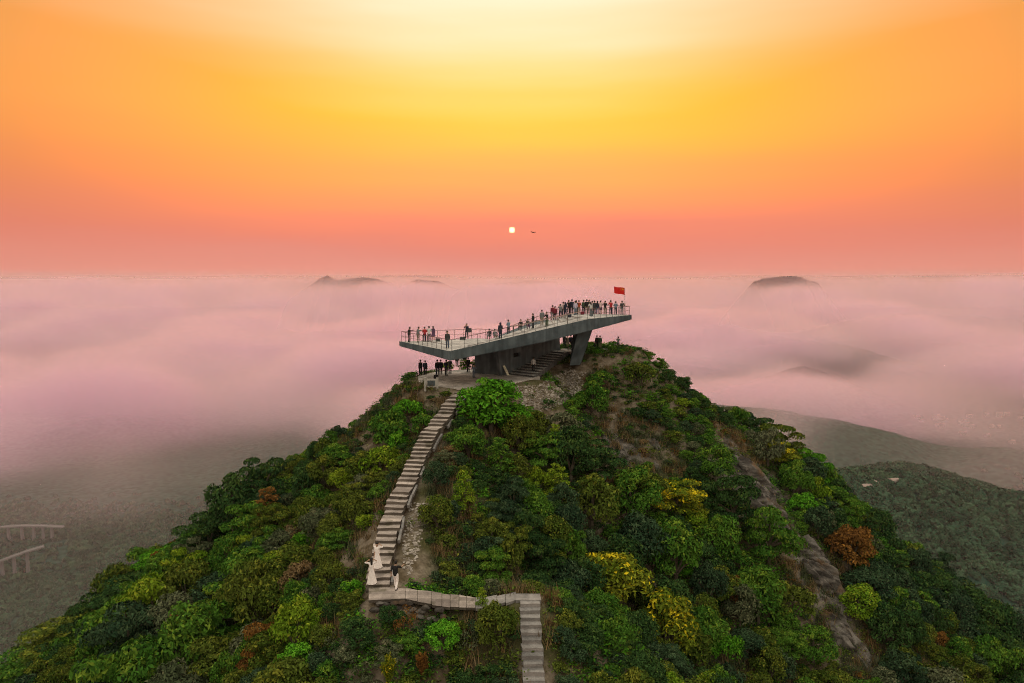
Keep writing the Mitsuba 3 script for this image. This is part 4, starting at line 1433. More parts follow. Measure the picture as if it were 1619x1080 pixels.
def plant(shape, seed, lite=False):
    """(trunk mesh, crown mesh) of one unit plant."""
    r = np.random.default_rng(seed)
    lobes = []
    if shape == 'round':
        n, zc, ez, lr = 24, .9, .85, (.26, .42)
        for k in range(n):
            a = k * 2.39996 + r.uniform(-.4, .4)
            zz = r.uniform(-.7, 1)
            q = math.sqrt(max(0, 1 - zz * zz))
            rad = .72 * r.uniform(.75, 1.12)
            lobes.append((np.array([q * math.cos(a) * rad, q * math.sin(a) * rad, zc + zz * ez * rad]), r.uniform(*lr), .8))
        lsz, per = .12, 150
    elif shape == 'tiered':
        n, zc = 17, 1.3
        for k in range(n):
            a = k * 2.39996 + r.uniform(-.4, .4)
            t = (k + .5) / n
            rad = (.62 + .42 * math.sin(math.pi * (.2 + .62 * t))) * r.uniform(.3, 1.0) * (1 if t < .75 else .8)
            lobes.append((np.array([math.cos(a) * rad, math.sin(a) * rad, .4 + 1.15 * t + r.uniform(-.06, .06)]), r.uniform(.34, .5), .32))
        lsz, per = .12, 170
    elif shape == 'column':
        zc = 1.6
        for k in range(20):
            t = (k + .5) / 20
            a = k * 2.39996
            w = .62 * (1 - t) ** .6 + .12
            lobes.append((np.array([math.cos(a) * w * .7, math.sin(a) * w * .7, .45 + 2.3 * t]), .2 + .22 * (1 - t), .75))
        lsz, per = .12, 120
    elif shape == 'shrub':
        zc = .55
        for k in range(16):
            a = k * 2.39996 + r.uniform(-.5, .5)
            rad = math.sqrt((k + .5) / 16) * .85 * r.uniform(.8, 1.1)
            lobes.append((np.array([math.cos(a) * rad, math.sin(a) * rad, .3 + .42 * (1 - rad ** 2) + r.uniform(-.1, .16)]), r.uniform(.2, .36), .8))
        lsz, per = .125, 120
    elif shape == 'plume':
        lsz, per = .16, 0
    elif shape == 'wispy':
        zc = .7
        for k in range(20):
            a = k * 2.39996 + r.uniform(-.5, .5)
            zz = r.uniform(.1, 1)
            rad = r.uniform(.3, .9)
            lobes.append((np.array([math.cos(a) * rad, math.sin(a) * rad, .3 + zz * .95]), r.uniform(.14, .3), 1.0))
        lsz, per = .1, 60
    if lite:
        lsz, per = (lsz * 1.35, per * .5) if shape != 'plume' else (0, 0)
    V, Fc, at = [], [], 0
    if shape == 'plume':
        zc = 1.0
        for k in range(46):         # arching feathery stems
            a, reach, up0 = r.uniform(0, 6.283), r.uniform(.15, .55), r.uniform(1.2, 2.5)
            t = np.linspace(.15, 1, 16)
            px = np.stack([math.cos(a) * reach * t ** 1.7, math.sin(a) * reach * t ** 1.7, up0 * (t - .32 * t ** 3)], -1)
            px = np.repeat(px, 4, 0) + r.normal(0, .035, (64, 3))
            v_, f = leaves(px, np.tile([math.cos(a), math.sin(a), -.3], (64, 1)), .16, r, .5, .28)
            V.append(v_); Fc.append(f + at); at += len(v_)
        lobes = [(np.array([0, 0, 1.2]), .1, 1)]
    else:
        for c, lr_, flat_ in lobes:
            m_ = max(12, int(per * (lr_ / .35) ** 1.6))
            d = r.normal(size=(m_, 3))
            d /= np.linalg.norm(d, axis=1, keepdims=True)
            d[:, 2] = np.where(d[:, 2] < -.35, -d[:, 2], d[:, 2])
            rad = lr_ * r.uniform(.55, 1.08, (m_, 1)) ** .6
            pos = c + d * rad * [1, 1, flat_]
            v_, f = leaves(pos, d, lsz, r)
            V.append(v_); Fc.append(f + at); at += len(v_)
    crown = trimesh.Trimesh(np.vstack(V), np.vstack(Fc), process=False)
    tw = []
    fork = np.array([r.uniform(-.06, .06), r.uniform(-.06, .06), zc * .42])
    if shape in ('shrub', 'wispy'):
        for c, lr_, _ in lobes[::2]:
            tw.append(stick([c[0] * .1, c[1] * .1, -.15], c, .028, .01, 4))
    else:
        tw.append(stick([0, 0, -.35], fork, .095, .07, 6))
        for c, lr_, _ in lobes[::3]:
            mid_ = fork + (c - fork) * .5 + [0, 0, .06]
            tw += [stick(fork, mid_, .05, .033, 4), stick(mid_, c, .033, .012, 4)]
    return cat(tw), crown


VARIANTS = {'round': 4, 'tiered': 3, 'column': 2, 'shrub': 4, 'wispy': 2, 'plume': 2}
SHAPES_ = {}
for n, (sname, k) in enumerate(VARIANTS.items()):
    for i in range(k):
        t_, c_ = plant(sname, 50 + n * 10 + i)
        SHAPES_[sname, i] = (mikit.ply(t_, 'bark'), c_)
        SHAPES_[sname, i + 10] = (SHAPES_[sname, i][0], plant(sname, 50 + n * 10 + i, True)[1])
GROUPS, CROWN_PLY = set(), {}


def plant_group(shape, var, col):
    key = f'proto_{shape}_{var}_{col}'
    if key not in GROUPS:
        GROUPS.add(key)
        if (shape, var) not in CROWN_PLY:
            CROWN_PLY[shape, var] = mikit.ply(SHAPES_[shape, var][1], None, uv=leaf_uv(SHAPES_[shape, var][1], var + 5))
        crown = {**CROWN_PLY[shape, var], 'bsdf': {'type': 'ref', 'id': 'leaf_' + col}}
        scene[key] = {'type': 'shapegroup', 'trunk': dict(SHAPES_[shape, var][0]), 'crown': crown}
    return key


def put_plant(key, shape, col, p, s, turn, hs=1.0, var=None):
    var = int(turn * 7) % VARIANTS[shape] if var is None else var
    g = plant_group(shape, var, col)
    scene[key] = {'type': 'instance', 'shapegroup': {'type': 'ref', 'id': g},
                  'to_world': T4().translate([float(x) for x in p]).rotate([0, 0, 1], float(turn)).scale([float(s), float(s), float(s * hs)])}


# what must stay free of plants, on the ground and in the view of the stairs and the platform
keep_px = []
for y_ in np.arange(39.2, 67.2, .25):
    for off in (-.75, 0, .75):
        u, v_, f_ = to_pix(np.array([tx(y_) + off, y_, STAIR_LOW[2] + SLOPE * (y_ - STAIR_LOW[1]) + .1]))
        keep_px.append((u, v_, f_))
for u in np.arange(584, 850, 5.0):
    for v_ in (vf(u) + 3, vb(u) + 2):
        keep_px.append((u, v_, 42.0))
for n in range(19):
    for off in (-.55, 0, .55):
        keep_px.append(to_pix(np.array([1.02 + .012 * n + off, 38.4 - .43 * n, -18.84 - .205 * n])))
for a, b in zip(PLAZA, np.roll(PLAZA, -1, 0)):
    if max(a[1], b[1]) < 77:
        for t_ in np.linspace(0, 1, 8):
            keep_px.append(to_pix(np.array([*lerp(a, b, t_), PLAZA_Z])))
for t_ in np.linspace(0, 1, 14):
    keep_px.append(to_pix(np.array([*lerp(np.array([2.6, 74.9]), np.array([8.2, 81.2]), t_), -10.7 + 1.2 * t_])))
for u, v_ in ((588, 905), (597, 880), (626, 912), (665, 590), (672, 590), (682, 606), (945, 545), (977, 552), (855, 625), (880, 615), (900, 600), (870, 635), (840, 632), (908, 575), (918, 590), (890, 590), (930, 556), (938, 556), (950, 556), (960, 556), (970, 558), (650, 850), (655, 820), (647, 885), (660, 800), (570, 860), (560, 885)):
    p = ground_hit(u, v_)
    keep_px.append((u, v_, np.linalg.norm(p) if p is not None else 84))
for u, v_, s, _ in ROCKS:
    keep_px.append((u, v_, 60.0))
    keep_px.append((u + 10, v_ + 14, 60.0))
keep_px = np.array(keep_px, float)


def clear_of_view(p, s, hgt, slack=.8):
    """True unless the crown would hide the stairs, the path, the plaza or a bare patch behind it."""
    u, v_, f_ = to_pix(np.array([p[0], p[1], p[2] + hgt * .55]))
    rr_u, rr_v = F * s / f_ * slack, F * hgt * .5 / f_ * slack
    d = ((keep_px[:, 0] - u) / rr_u) ** 2 + ((keep_px[:, 1] - v_) / rr_v) ** 2
    return not bool(((d < 1.0) & (keep_px[:, 2] > f_ - 2.5)).any())


HGT = {'round': 1.75, 'tiered': 1.85, 'column': 2.85, 'shrub': 1.0, 'wispy': 1.3, 'plume': 1.9}
COLOUR_WORD = {'bright': 'bright green', 'green': 'mid green', 'dark': 'dark green', 'deep': 'dark bluish green', 'olive': 'olive green', 'lime': 'yellowish green', 'flower': 'yellow flowered', 'russet': 'rust brown', 'grey': 'grey green', 'dry': 'dry brown'}
SHAPE_WORD = {'round': 'rounded tree', 'tiered': 'spreading tree', 'column': 'slender tree', 'shrub': 'low shrub', 'wispy': 'sparse shrub', 'plume': 'plume shrub'}
NAME = {'round': 'broadleaf_tree', 'tiered': 'spreading_tree', 'column': 'slender_tree', 'shrub': 'shrub', 'wispy': 'sparse_shrub', 'plume': 'plume_shrub'}
CAT = {'round': 'tree', 'tiered': 'tree', 'column': 'tree', 'shrub': 'shrub', 'wispy': 'shrub', 'plume': 'shrub'}

placed = []      # (x, y, s)
# plants that stand out in the photograph: crown centre, width and height in its pixels
MARK = [
    (777, 652, 112, 86, 'round', 'bright', 'large bright green bush right at the head of the main stairs'),
    (812, 668, 60, 60, 'round', 'bright', 'smaller bright green bush on the right flank of the largest bright one'),
    (733, 782, 38, 66, 'column', 'lime', 'slender yellowish tree standing alone right of the middle of the stairs'),
    (741, 706, 60, 56, 'round', 'green', 'rounded green bush directly below the large bright one'),
    (690, 752, 46, 62, 'round', 'deep', 'bluish green bush touching the right edge of the main stairs'),
    (790, 730, 50, 62, 'column', 'green', 'upright green bush between the large bright bush and the dark hollow'),
    (690, 815, 60, 54, 'round', 'olive', 'olive and russet bush right of the bare earth beside the stairs'),
    (968, 925, 120, 96, 'round', 'flower', 'big yellow flowering tree right of the lower stairs'),
    (1050, 1000, 108, 112, 'round', 'flower', 'yellow flowering tree at the bottom, below the big yellow one'),
    (1070, 795, 92, 64, 'tiered', 'flower', 'yellow topped tree in the middle of the right slope'),
    (1100, 838, 50, 50, 'round', 'lime', 'small yellowish green tree just below the yellow topped one'),
    (880, 770, 50, 62, 'column', 'lime', 'yellowish green tree left of the middle of the right slope'),
    (878, 708, 34, 60, 'column', 'lime', 'slim yellowish green tree below the stone rubble'),
    (905, 685, 48, 66, 'column', 'green', 'narrow dark green tree right below the rubble slope'),
    (292, 1012, 66, 84, 'column', 'russet', 'rust orange tree low on the left slope'),
    (448, 870, 62, 70, 'round', 'grey', 'pale grey green rounded tree in the middle of the left slope'),
    (505, 838, 64, 60, 'round', 'grey', 'grey green rounded tree left of the stairs'),
    (360, 752, 72, 50, 'tiered', 'green', 'green spreading tree jutting over the left skyline'),
    (268, 834, 78, 56, 'tiered', 'bright', 'bright green spreading tree on the lower left skyline'),
    (318, 800, 60, 50, 'tiered', 'dark', 'dark spreading tree between the two brighter ones on the left skyline'),
    (112, 978, 120, 62, 'tiered', 'olive', 'broad olive spreading tree at the lower left skyline'),
    (205, 920, 96, 64, 'tiered', 'dark', 'broad dark spreading tree on the lower left skyline'),
    (60, 1048, 110, 60, 'tiered', 'green', 'broad green spreading tree in the bottom left corner'),
    (390, 868, 46, 60, 'round', 'lime', 'yellowish green tree on the left slope beside the pale grey green one'),
    (350, 960, 46, 60, 'round', 'lime', 'bright yellowish green tree low on the left slope beside the rust orange one'),
    (425, 812, 52, 70, 'column', 'russet', 'rust brown tree on the upper left slope'),
    (545, 765, 52, 44, 'round', 'lime', 'yellowish green bush left of the upper stairs'),
    (1080, 590, 28, 24, 'round', 'dark', 'small dark tree alone on the right skyline'),
    (1148, 648, 28, 26, 'round', 'dark', 'second small dark tree further down the right skyline'),
    (992, 556, 20, 22, 'wispy', 'dry', 'bare little shrub on the skyline right of the lone person'),
    (1222, 692, 62, 40, 'tiered', 'flower', 'yellow tipped tree on the right skyline'),
    (1462, 896, 54, 36, 'tiered', 'lime', 'yellowish spreading tree far out on the right slope'),
    (1606, 1002, 34, 34, 'round', 'flower', 'orange yellow bush at the right edge'),
    (1030, 1068, 0, 0, 'round', 'green', ''),
    (470, 1052, 70, 56, 'round', 'bright', 'bright green bush at the bottom left of centre'),
    (614, 1066, 30, 56, 'plume', 'flower', 'golden plume shaped shrub at the bottom edge, the left of two'),
    (668, 1052, 26, 56, 'plume', 'russet', 'golden brown plume shaped shrub at the bottom edge, the right of two'),
    (785, 1000, 76, 84, 'round', 'olive', 'rounded olive bush left of the lower stairs'),
    (762, 952, 22, 40, 'column', 'lime', 'young yellowish sapling in front of the stone path'),
    (872, 850, 64, 66, 'round', 'olive', 'olive tree above the turn of the lower stairs'),
    (935, 805, 96, 90, 'round', 'olive', 'large dull olive tree in the middle of the right slope'),
    (1158, 938, 54, 66, 'round', 'russet', 'rust and yellow bush right of the yellow flowering tree'),
    (1130, 740, 64, 62, 'round', 'green', 'green rounded bush left of the bare cliff patch'),
    (948, 606, 54, 34, 'shrub', 'green', 'low green shrub covering the knoll beside the column'),
    (935, 640, 60, 60, 'round', 'green', 'green bush on the slope below the knoll'),
    (1012, 596, 60, 36, 'shrub', 'olive', 'olive shrub on the right shoulder of the knoll'),
    (700, 1010, 60, 50, 'round', 'bright', 'bright green bush below the stone path'),
    (640, 985, 56, 40, 'wispy', 'russet', 'rust brown scrub just below the dry stone wall'),
    (645, 650, 60, 44, 'shrub', 'bright', 'bright green shrub left of the top of the stairs'),
    (672, 668, 56, 50, 'shrub', 'green', 'green shrub hugging the left edge of the upper stairs'),
    (608, 668, 60, 50, 'shrub', 'olive', 'olive shrub on the slope below the notice board'),
]
for u, v_, w, h_, shape, col, lab in MARK:
    if not lab:
        continue
    p = ground_hit(u, min(v_ + h_ * .42, 1300))
    dv = 0
    while (p is None or p[1] > 112) and dv < 160:      # the skyline ones stand just this side of the crest
        dv += 6
        p = ground_hit(u, v_ + h_ * .42 + dv)
    if p is None:
        continue
    f_ = to_pix(p)[2]
    wid = {'column': .72, 'plume': .6}.get(shape, 1.0)
    s = w / F * f_ / 2 / wid
    tall = h_ / F * f_ / .93
    hs = np.clip(tall / (HGT[shape] * s), .55, 1.3)
    key = thing(NAME[shape], lab, CAT[shape])
    put_plant(key, shape, col, (p[0], p[1], float(height(p[0], p[1])) - .1), s, (u * 37) % 360, hs)
    placed.append((p[0], p[1], s * (1.15 if col == 'flower' else .85 if shape != 'column' else .5)))

# the rest of the cover: darts thrown over the slopes that the picture can see
r = np.random.default_rng(21)
NC = 32000
cy = r.uniform(24, 112, NC)
cx = r.uniform(-1, 1, NC) * (.80 * cy + 10)
cz = height(cx, cy)
cs = .55 + 1.45 * r.uniform(0, 1, NC) ** 1.5
big = meshkit.fbm(np.stack([cx / 11, cy / 11, 0 * cx], -1), 3, 31)
cs *= .7 + .6 * sstep(.35, .7, big)
rd = ridge_dist(cx, cy)
cs = np.where(rd < 5, np.minimum(cs, .8), cs)
top_r = np.hypot(cx - 14, (cy - 86) * .8)
cs = np.where((top_r < 16), np.minimum(cs, .95), cs)
cs = np.where((cy < 38) & (np.abs(cx + 3) < 9), np.minimum(cs, 1.0), cs)
cs = np.where((cx < -22), cs * 1.2, cs)
cs = np.where(np.hypot(cx + 11, cy - 73) < 9, np.minimum(cs, .62), cs)
u_, v__, f__ = to_pix(np.stack([cx, cy, cz + cs], -1))
ok = (u_ > -70) & (u_ < 1690) & (v__ < 1150) & (v__ > 500)
ok &= (poly_dist(PLAZA, cx, cy) > .5) & (poly_dist(UNDER, cx, cy) > .6) & (poly_dist(KNOLL, cx, cy) > .1)
# hidden behind the mountain itself?
cs = np.where((cx < -9) & (cx > -27) & (cy > 66), np.minimum(cs, 1.15), cs)
cs = np.where(np.hypot(cx - 10, (cy - 84)) < 8.5, np.minimum(cs, .38), cs)
dz = np.array([ground_hit(*q)[:2] for q in ((1165, 700), (1200, 800), (1230, 860), (1260, 890), (1290, 950), (1320, 1020), (1275, 920), (1000, 720), (960, 740), (1040, 720), (985, 690))])
in_dry = np.min(np.hypot(dz[:, 0][:, None] - cx, dz[:, 1][:, None] - cy), 0) < 3.2
cs = np.where(in_dry, np.minimum(cs, .62), cs)
vis = np.ones(NC, bool)
for t_ in np.linspace(.3, .985, 40):
    vis &= height(cx * t_, cy * t_) < (cz + cs * 1.9) * t_ + .25
ok &= vis
stair_d = np.where((cy > 38.5) & (cy < 68), np.abs(cx - tx(cy)), 99)
ok &= stair_d > 1.05 + .45 * cs
ok &= ~((np.abs(cx - 1.1) < .75 + .5 * cs) & (cy < 39.6))
ok &= ~((cy > 37.0) & (cy < 40.2) & (cx > -8.6) & (cx < 2.2))
rk = np.array(rock_at)
bare_pts = np.array([ground_hit(*q)[:2] for q in ((655, 830), (650, 870), (662, 800), (645, 900), (668, 770), (570, 865), (560, 890), (865, 620), (890, 595), (845, 635), (905, 615), (875, 640), (860, 605), (915, 585), (838, 612), (852, 652), (882, 655), (897, 628), (828, 630))])
order = np.flatnonzero(ok)
P = np.array(placed)
px, py, ps = list(P[:, 0]), list(P[:, 1]), list(P[:, 2])
cells = {}


def near(x, y, s):
    i, j = int(x // 3), int(y // 3)
    for a in (-1, 0, 1):
        for b in (-1, 0, 1):
            for (x2, y2, s2) in cells.get((i + a, j + b), ()):
                if (x - x2) ** 2 + (y - y2) ** 2 < (.55 * (s + s2)) ** 2:
                    return True
    return False


for x, y, s in zip(px, py, ps):
    cells.setdefault((int(x // 3), int(y // 3)), []).append((x, y, s))
order = order[np.argsort(-cs[order] + r.uniform(0, .5, len(order)))]
COLS = ['dark', 'deep', 'green', 'olive', 'grey', 'lime', 'bright', 'russet', 'dry']
cover = []
cl = np.array(CLIFF)
hue = meshkit.fbm(np.stack([cx / 9, cy / 9, 0 * cx + 3], -1), 3, 77)
warm = meshkit.fbm(np.stack([cx / 13, cy / 13, 0 * cx + 8], -1), 3, 78)
for i in order:
    x, y, s = cx[i], cy[i], cs[i]
    rocky = len(rk) and (np.hypot(rk[:, 0] - x, rk[:, 1] - y) < rk[:, 2] * 1.25 + s * .5).any()
    if rocky or (np.hypot(bare_pts[:, 0] - x, bare_pts[:, 1] - y) < 1.25 + s * .8).any():
        continue
    if (np.hypot(cl[:, 0] - x, cl[:, 1] - y) < 2.2 + .4 * s).any() and r.random() < .75:
        continue
    if near(x, y, s * .95):
        continue
    h_, q = hue[i], r.random()
    w = np.array([.9, .5, 1.3, 1.0, .26, .28, .1, .05, .02])
    w[:2] *= 2.4 * sstep(.62, .38, h_) + .15
    w[2] *= .6 + .8 * sstep(.35, .6, h_)
    w[3] *= .4 + 1.5 * sstep(.4, .62, warm[i])
    w[5:7] *= .3 + 2.0 * sstep(.5, .66, h_)
    w[7:] *= .2 + 3 * sstep(.52, .68, warm[i])
    if x < -9:
        w[7] *= 2.2
        w[3] *= 1.25
    if x > 14 and not in_dry[i]:
        w[7:] *= .25
    if y < 38 and x < 0:      # scrub below the landing
        w[[3, 4, 7, 8]] *= 2.2
    if in_dry[i]:
        w[:] = [.3, .1, .2, .7, 1.0, .05, .02, .8, 1.2]
    if rd[i] < 6 and 60 < y < 76 and x < -4:
        w[:] = [.1, .05, 1, 1.2, .05, .4, 1.2, .15, .05]
    col = COLS[np.searchsorted(np.cumsum(w) / w.sum(), r.random())]
    if s < .8:
        shape = 'wispy' if (col in ('dry', 'russet', 'grey') and r.random() < .6) else 'shrub'
    else:
        shape = r.choice(['round', 'tiered', 'column', 'shrub'], p=[.68, .18, .0, .14]) if x > -20 else r.choice(['round', 'tiered', 'column', 'shrub'], p=[.58, .34, .0, .08])
    hs = r.uniform(.9, 1.55) if s > 1.0 else r.uniform(.75, 1.15)
    if s < .85 and col in ('lime', 'bright', 'green', 'olive') and r.random() < .45:
        col = r.choice(['dark', 'deep', 'dark'])  # small shrubs darkened to paint the shaded gaps between crowns
    sc = s * (1.35 if shape == 'column' else 1.0) * (.9 if shape == 'column' else 1)
    hgt = HGT[shape] * sc * hs
    if not clear_of_view((x, y, cz[i]), sc * (.65 if shape == 'column' else 1), hgt):
        if s > .75 and clear_of_view((x, y, cz[i]), .5, .55):
            s, sc, shape, hgt = .55, .5, 'shrub', .5
        else:
            continue
    cells.setdefault((int(x // 3), int(y // 3)), []).append((x, y, s))
    cover.append(dict(p=(x, y, cz[i] - .12), s=sc, hs=hs, shape=str(shape), col=col, turn=r.uniform(0, 360), u=u_[i], v=v__[i], size=F * sc / f__[i]))


def zone(c):
    u, v_ = c['u'], c['v']
    stair_u = float(np.interp(v_, [620, 740, 840, 930], [735, 654, 614, 598]))
    sky_l = float(np.interp(u, [0, 150, 250, 350, 430, 560, 690], [1050, 945, 830, 748, 720, 650, 600]))
    sky_r = float(np.interp(u, [950, 1040, 1080, 1150, 1250, 1330, 1400, 1480, 1560, 1619], [560, 575, 590, 650, 710, 775, 830, 900, 960, 1010]))
    if v_ > 935 and u < 1000 and u > 450:
        return 'below the landing' if u < 815 else 'right of the lower stairs'
    if u < stair_u:
        if v_ < sky_l + 26:
            return 'on the left skyline'
        if v_ < 740:
            return 'on the upper left slope'
        if v_ < 900:
            return 'left of the main stairs' if u > 430 else 'on the middle left slope'
        return 'on the lower left slope' if u > 220 else 'near the bottom left corner'
    if u > 950 and v_ < sky_r + 24:
        return 'on the upper right skyline' if u < 1250 else 'on the lower right skyline'
    if u < 860:
        return 'right of the main stairs'
    if v_ < 720:
        return 'on the slope below the knoll'
    if u < 1130:
        return 'on the mid right slope' if v_ < 900 else 'at bottom right of centre'
    if u < 1330:
        return 'around the bare cliff patch' if v_ < 860 else 'beside the bare gully'
    return 'on the outer right slope' if v_ < 980 else 'near the bottom right corner'


cover.sort(key=lambda c: -c['size'])
TREE = [c for c in cover if CAT[c['shape']] == 'tree']
SHRUB = [c for c in cover if CAT[c['shape']] == 'shrub']
single = TREE[:262] + SHRUB[:230]
ORD = ['first', 'second', 'third', 'fourth', 'fifth', 'sixth', 'seventh', 'eighth', 'ninth', 'tenth', 'eleventh', 'twelfth']
NUM = ['', 'one', 'two', 'three', 'four', 'five', 'six', 'seven', 'eight', 'nine', 'ten', 'eleven', 'twelve']
buckets = {}
for c in single:
    buckets.setdefault((COLOUR_WORD[c['col']], SHAPE_WORD[c['shape']], zone(c)), []).append(c)
groups_ = []
for (cw, sw, zn), cs_ in buckets.items():
    if len(cs_) > 12:
        cs_.sort(key=lambda c: -c['size'])
        h_ = len(cs_) // 2
        groups_ += [('larger ' + cw, sw, zn, cs_[:h_]), ('smaller ' + cw, sw, zn, cs_[h_:])]
    else:
        groups_.append((cw, sw, zn, cs_))
for cw, sw, zn, cs_ in groups_:
    cs_.sort(key=lambda c: c['u'])
    n = len(cs_)
    for i, c in enumerate(cs_):
        lab = f'{cw} {sw} {zn}'
        if n > 1:
            lab += ', ' + ('leftmost' if i == 0 else 'rightmost' if i == n - 1 else ORD[i] if i < 12 else nth(i + 1)) + f' of {NUM[n] if n <= 12 else n}' + ('' if i in (0, n - 1) else ' from left')
        key = thing(NAME[c['shape']], lab, CAT[c['shape']], f'{sw.split()[-1]}s {zn}')
        put_plant(key, c['shape'], c['col'], c['p'], c['s'], c['turn'], c['hs'], int(c['turn'] * 7) % VARIANTS[c['shape']] + (10 if c['size'] < 26 else 0))
rest = TREE[262:] + SHRUB[230:]
for i, c in enumerate(rest):
    put_plant(f'hillside_scrub__{i + 1:04d}', c['shape'], c['col'], c['p'], c['s'], c['turn'], c['hs'], 10 + int(c['turn'] * 7) % VARIANTS[c['shape']])
labels['hillside_scrub'] = {'kind': 'stuff', 'label': 'small trees and bushes merging into one cover over the far parts of the slopes'}

# low ground cover: leafy sprigs and dry grass between the bushes
def tuft(seed, grass):
    r = np.random.default_rng(seed)
    if grass:
        n = 60
        a = r.uniform(0, 6.283, n)
        base_ = np.stack([r.normal(0, .22, n), r.normal(0, .22, n), 0 * a], -1)
        tip = base_ + np.stack([np.cos(a) * .3, np.sin(a) * .3, r.uniform(.35, .8, n)], -1)
        sd = np.stack([-np.sin(a), np.cos(a), 0 * a], -1) * .022
        v_ = np.stack([base_ - sd, base_ + sd, tip], 1).reshape(-1, 3)
        return trimesh.Trimesh(v_, np.arange(n * 3).reshape(-1, 3), process=False)
    pos = r.normal(0, 1, (70, 3)) * [.3, .3, .12] + [0, 0, .18]
    v_, f = leaves(pos, np.tile([0, 0, 1.0], (70, 1)), .17, r)
    return trimesh.Trimesh(v_, f, process=False)


def tuft_uv(m, seed):
    r = np.random.default_rng(seed)
    k = 3 if len(m.vertices) % 3 == 0 and len(m.faces) * 3 == len(m.vertices) else 4
    n = len(m.vertices) // k
    return np.repeat(np.stack([(r.random(n) < .1) * .7, r.random(n)], -1), k, 0)


for i, (col, g) in enumerate((('green', 0), ('dark', 0), ('olive', 0), ('dry', 1), ('grey', 1), ('bright', 0))):
    scene[f'proto_tuft_{i}'] = {'type': 'shapegroup', 'blades': (lambda m: mikit.ply(m, 'leaf_' + col, uv=tuft_uv(m, i)))(tuft(70 + i, g))}
gsel = np.flatnonzero((u_ > -40) & (u_ < 1660) & (v__ < 1120) & (poly_dist(PLAZA, cx, cy) > .2) & (poly_dist(UNDER, cx, cy) > -.1) & (stair_d > 1.15) & vis & ~((np.abs(cx - 1.1) < .9) & (cy < 39.6)) & ~((cy > 37.6) & (cy < 39.6) & (cx > -8.4) & (cx < 2.2)))
n = 0
for i in gsel[:15000]:
    if (np.hypot(bare_pts[:, 0] - cx[i], bare_pts[:, 1] - cy[i]) < 1.6).any() and r.random() < .85:
        continue
    w = hue[i]
    dry_ = in_dry[i] or warm[i] > .55 or (y < 38 and r.random() < .3)
    k = r.choice([3, 4, 2]) if dry_ else r.choice([0, 1, 2, 5, 1])
    n += 1
    scene[f'ground_cover__{n:05d}'] = {'type': 'instance', 'shapegroup': {'type': 'ref', 'id': f'proto_tuft_{k}'},
                                       'to_world': T4().translate([float(cx[i]), float(cy[i]), float(cz[i]) - .03]).rotate([0, 0, 1], float(r.uniform(0, 360))).scale(float(r.uniform(.7, 1.5)))}
labels['ground_cover'] = {'kind': 'stuff', 'label': 'grass and low leafy sprigs between the bushes'}
import sys
print('plants', len(cover), 'trees', len(TREE), 'shrubs', len(SHRUB), 'tufts', n, file=sys.stderr)

# woods far below
def far_crown(seed):
    r = np.random.default_rng(seed)
    d = r.normal(size=(110, 3))
    d /= np.linalg.norm(d, axis=1, keepdims=True)
    d[:, 2] = np.abs(d[:, 2])
    v_, f = leaves(d * [1, 1, .9] * r.uniform(.7, 1.05, (110, 1)), d, .5, r, .15, .9)
    return trimesh.Trimesh(v_, f, process=False)


for i in range(4):
    scene[f'proto_far_tree_{i}'] = {'type': 'shapegroup', 'crown': mikit.ply(far_crown(i), 'far_leaf')}
n, tries = 0, 60000
fy = 260 + 1150 * r.uniform(0, 1, tries) ** 1.25
fx = fy * np.where(r.random(tries) < .5, r.uniform(-.84, -.28, tries), r.uniform(.32, .86, tries))
fz = valley(fx, fy)
fu, fv, ff = to_pix(np.stack([fx, fy, fz + 5], -1))
dens = np.clip(fy / 1100, .25, 1) ** 2
left_sky = np.interp(fu, [0, 150, 250, 350, 430, 560, 700, 900, 1040, 1150, 1250, 1330, 1400, 1480, 1560, 1619], [1090, 990, 880, 790, 760, 690, 600, 500, 600, 680, 750, 815, 870, 940, 1000, 1050])
fsel = (r.random(tries) < sstep(1400, 1050, fy)) & ~((fu < 110) & (fv > 822) & (fv < 905) & (fy < 1150) & (r.random(tries) < .8)) & (fu > -30) & (fu < 1650) & (fv < left_sky) & (r.random(tries) < dens)
for i in np.flatnonzero(fsel)[:22000]:
    n += 1
    s = r.uniform(3.4, 6.6)
    scene[f'distant_wood__{n:05d}'] = {'type': 'instance', 'shapegroup': {'type': 'ref', 'id': f'proto_far_tree_{n % 4}'},
                                       'to_world': T4().translate([float(fx[i]), float(fy[i]), float(fz[i]) + s * .25]).rotate([0, 0, 1], float(r.uniform(0, 360))).scale([s, s, s * float(r.uniform(.8, 1.2))])}
labels['distant_wood'] = {'kind': 'stuff', 'label': 'misty woods on the valley floor and the lower ridges'}
print('far trees', n)

# ------------------------------------------------------------------ the air: thin haze and the sea of fog that fills the valleys
GX, GY, GZ = (-9000, 9000), (-260, 12000), (-480, 60)
NX, NY, NZ = 240, 260, 54


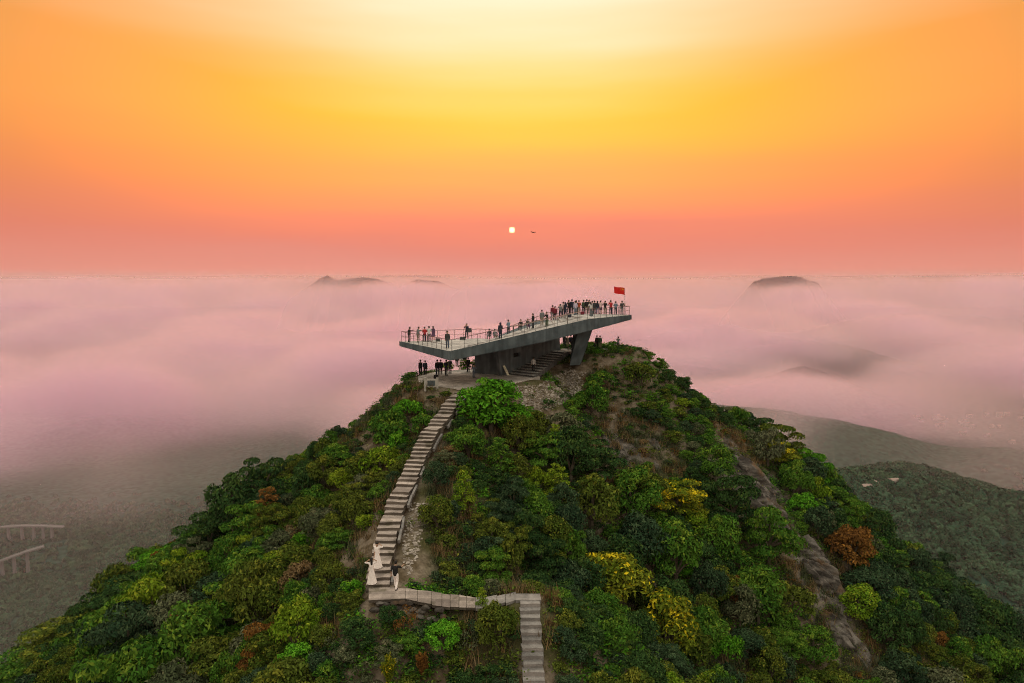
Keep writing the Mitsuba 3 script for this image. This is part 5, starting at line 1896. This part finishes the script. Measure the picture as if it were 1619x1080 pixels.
def air():
    gx = GX[0] + (np.arange(NX) + .5) / NX * (GX[1] - GX[0])
    gy = GY[0] + (np.arange(NY) + .5) / NY * (GY[1] - GY[0])
    gz = GZ[0] + (np.arange(NZ) + .5) / NZ * (GZ[1] - GZ[0])
    Y2, X2 = np.meshgrid(gy, gx, indexing='ij')
    flat2 = lambda s, o, seed: meshkit.fbm(np.stack([X2 / s, Y2 / s, 0 * X2], -1), o, seed) - .5
    broad, mid, fine = flat2(2600, 3, 4), flat2(760, 3, 21), flat2(380, 2, 33)
    start = np.interp(X2 / np.maximum(Y2, 300), [-.8, -.35, -.1, .22, .36, .5, .8], [1950, 1950, 1450, 1500, 1800, 2450, 2500])
    near = 1 - sstep(3000, 8000, Y2)
    top = -345 + 298 * sstep(3200, 6300, Y2) + near * (150 * broad + 240 * mid + 150 * fine)
    edge = sstep(-380, 380, Y2 - start + near * (1900 * mid + 1100 * fine))
    thick = (.35 + 1.6 * sstep(-.2, .22, mid + .7 * fine)) * near + .09 * (1 - near)
    soft = 32 + 53 * (1 - near)
    out = np.zeros((NZ, NY, NX), np.float32)
    for k, z in enumerate(gz):
        P = np.stack([X2 / 520, Y2 / 520, 0 * X2 + z / 150], -1)
        n = (meshkit.fbm(P, 3, 50) - .5) * near
        fog = sstep(soft, -soft, z - top - 135 * n) * np.clip(edge * (1 + 1.6 * n), 0, 1)
        wisp = 0.0016 * sstep(.08, .3, n + .35 * mid) * sstep(-60, -200, z) * sstep(420, 800, Y2) * near
        base = BASE * math.exp(-(z + 20) / 230) * (1 + 1.7 * sstep(2500, 9000, Y2))
        out[k] = base + .011 * fog * thick + wisp
    return out[..., None]


BASE = 0.62e-4
scene['haze_air'] = {'type': 'heterogeneous', 'albedo': {'type': 'constvolume', 'value': rgb(.999, .88, .965)},
                     'sigma_t': {'type': 'gridvolume', 'grid': mi.VolumeGrid(air()), 'filter_type': 'trilinear', 'wrap_mode': 'clamp',
                                 'to_world': T4().translate([GX[0], GY[0], GZ[0]]).scale([GX[1] - GX[0], GY[1] - GY[0], GZ[1] - GZ[0]])},
                     'phase': {'type': 'blendphase', 'weight': .38, 'near_forward': {'type': 'hg', 'g': .82}, 'all_round': {'type': 'hg', 'g': .1}}}
scene['haze'] = {'type': 'cube', 'bsdf': {'type': 'null'}, 'interior': {'type': 'ref', 'id': 'haze_air'},
                 'to_world': T4().translate([(GX[0] + GX[1]) / 2, (GY[0] + GY[1]) / 2, (GZ[0] + GZ[1]) / 2]).scale([(GX[1] - GX[0]) / 2, (GY[1] - GY[0]) / 2, (GZ[1] - GZ[0]) / 2])}
labels['haze'] = {'kind': 'stuff', 'label': 'pink sea of fog and thin haze filling the valleys'}
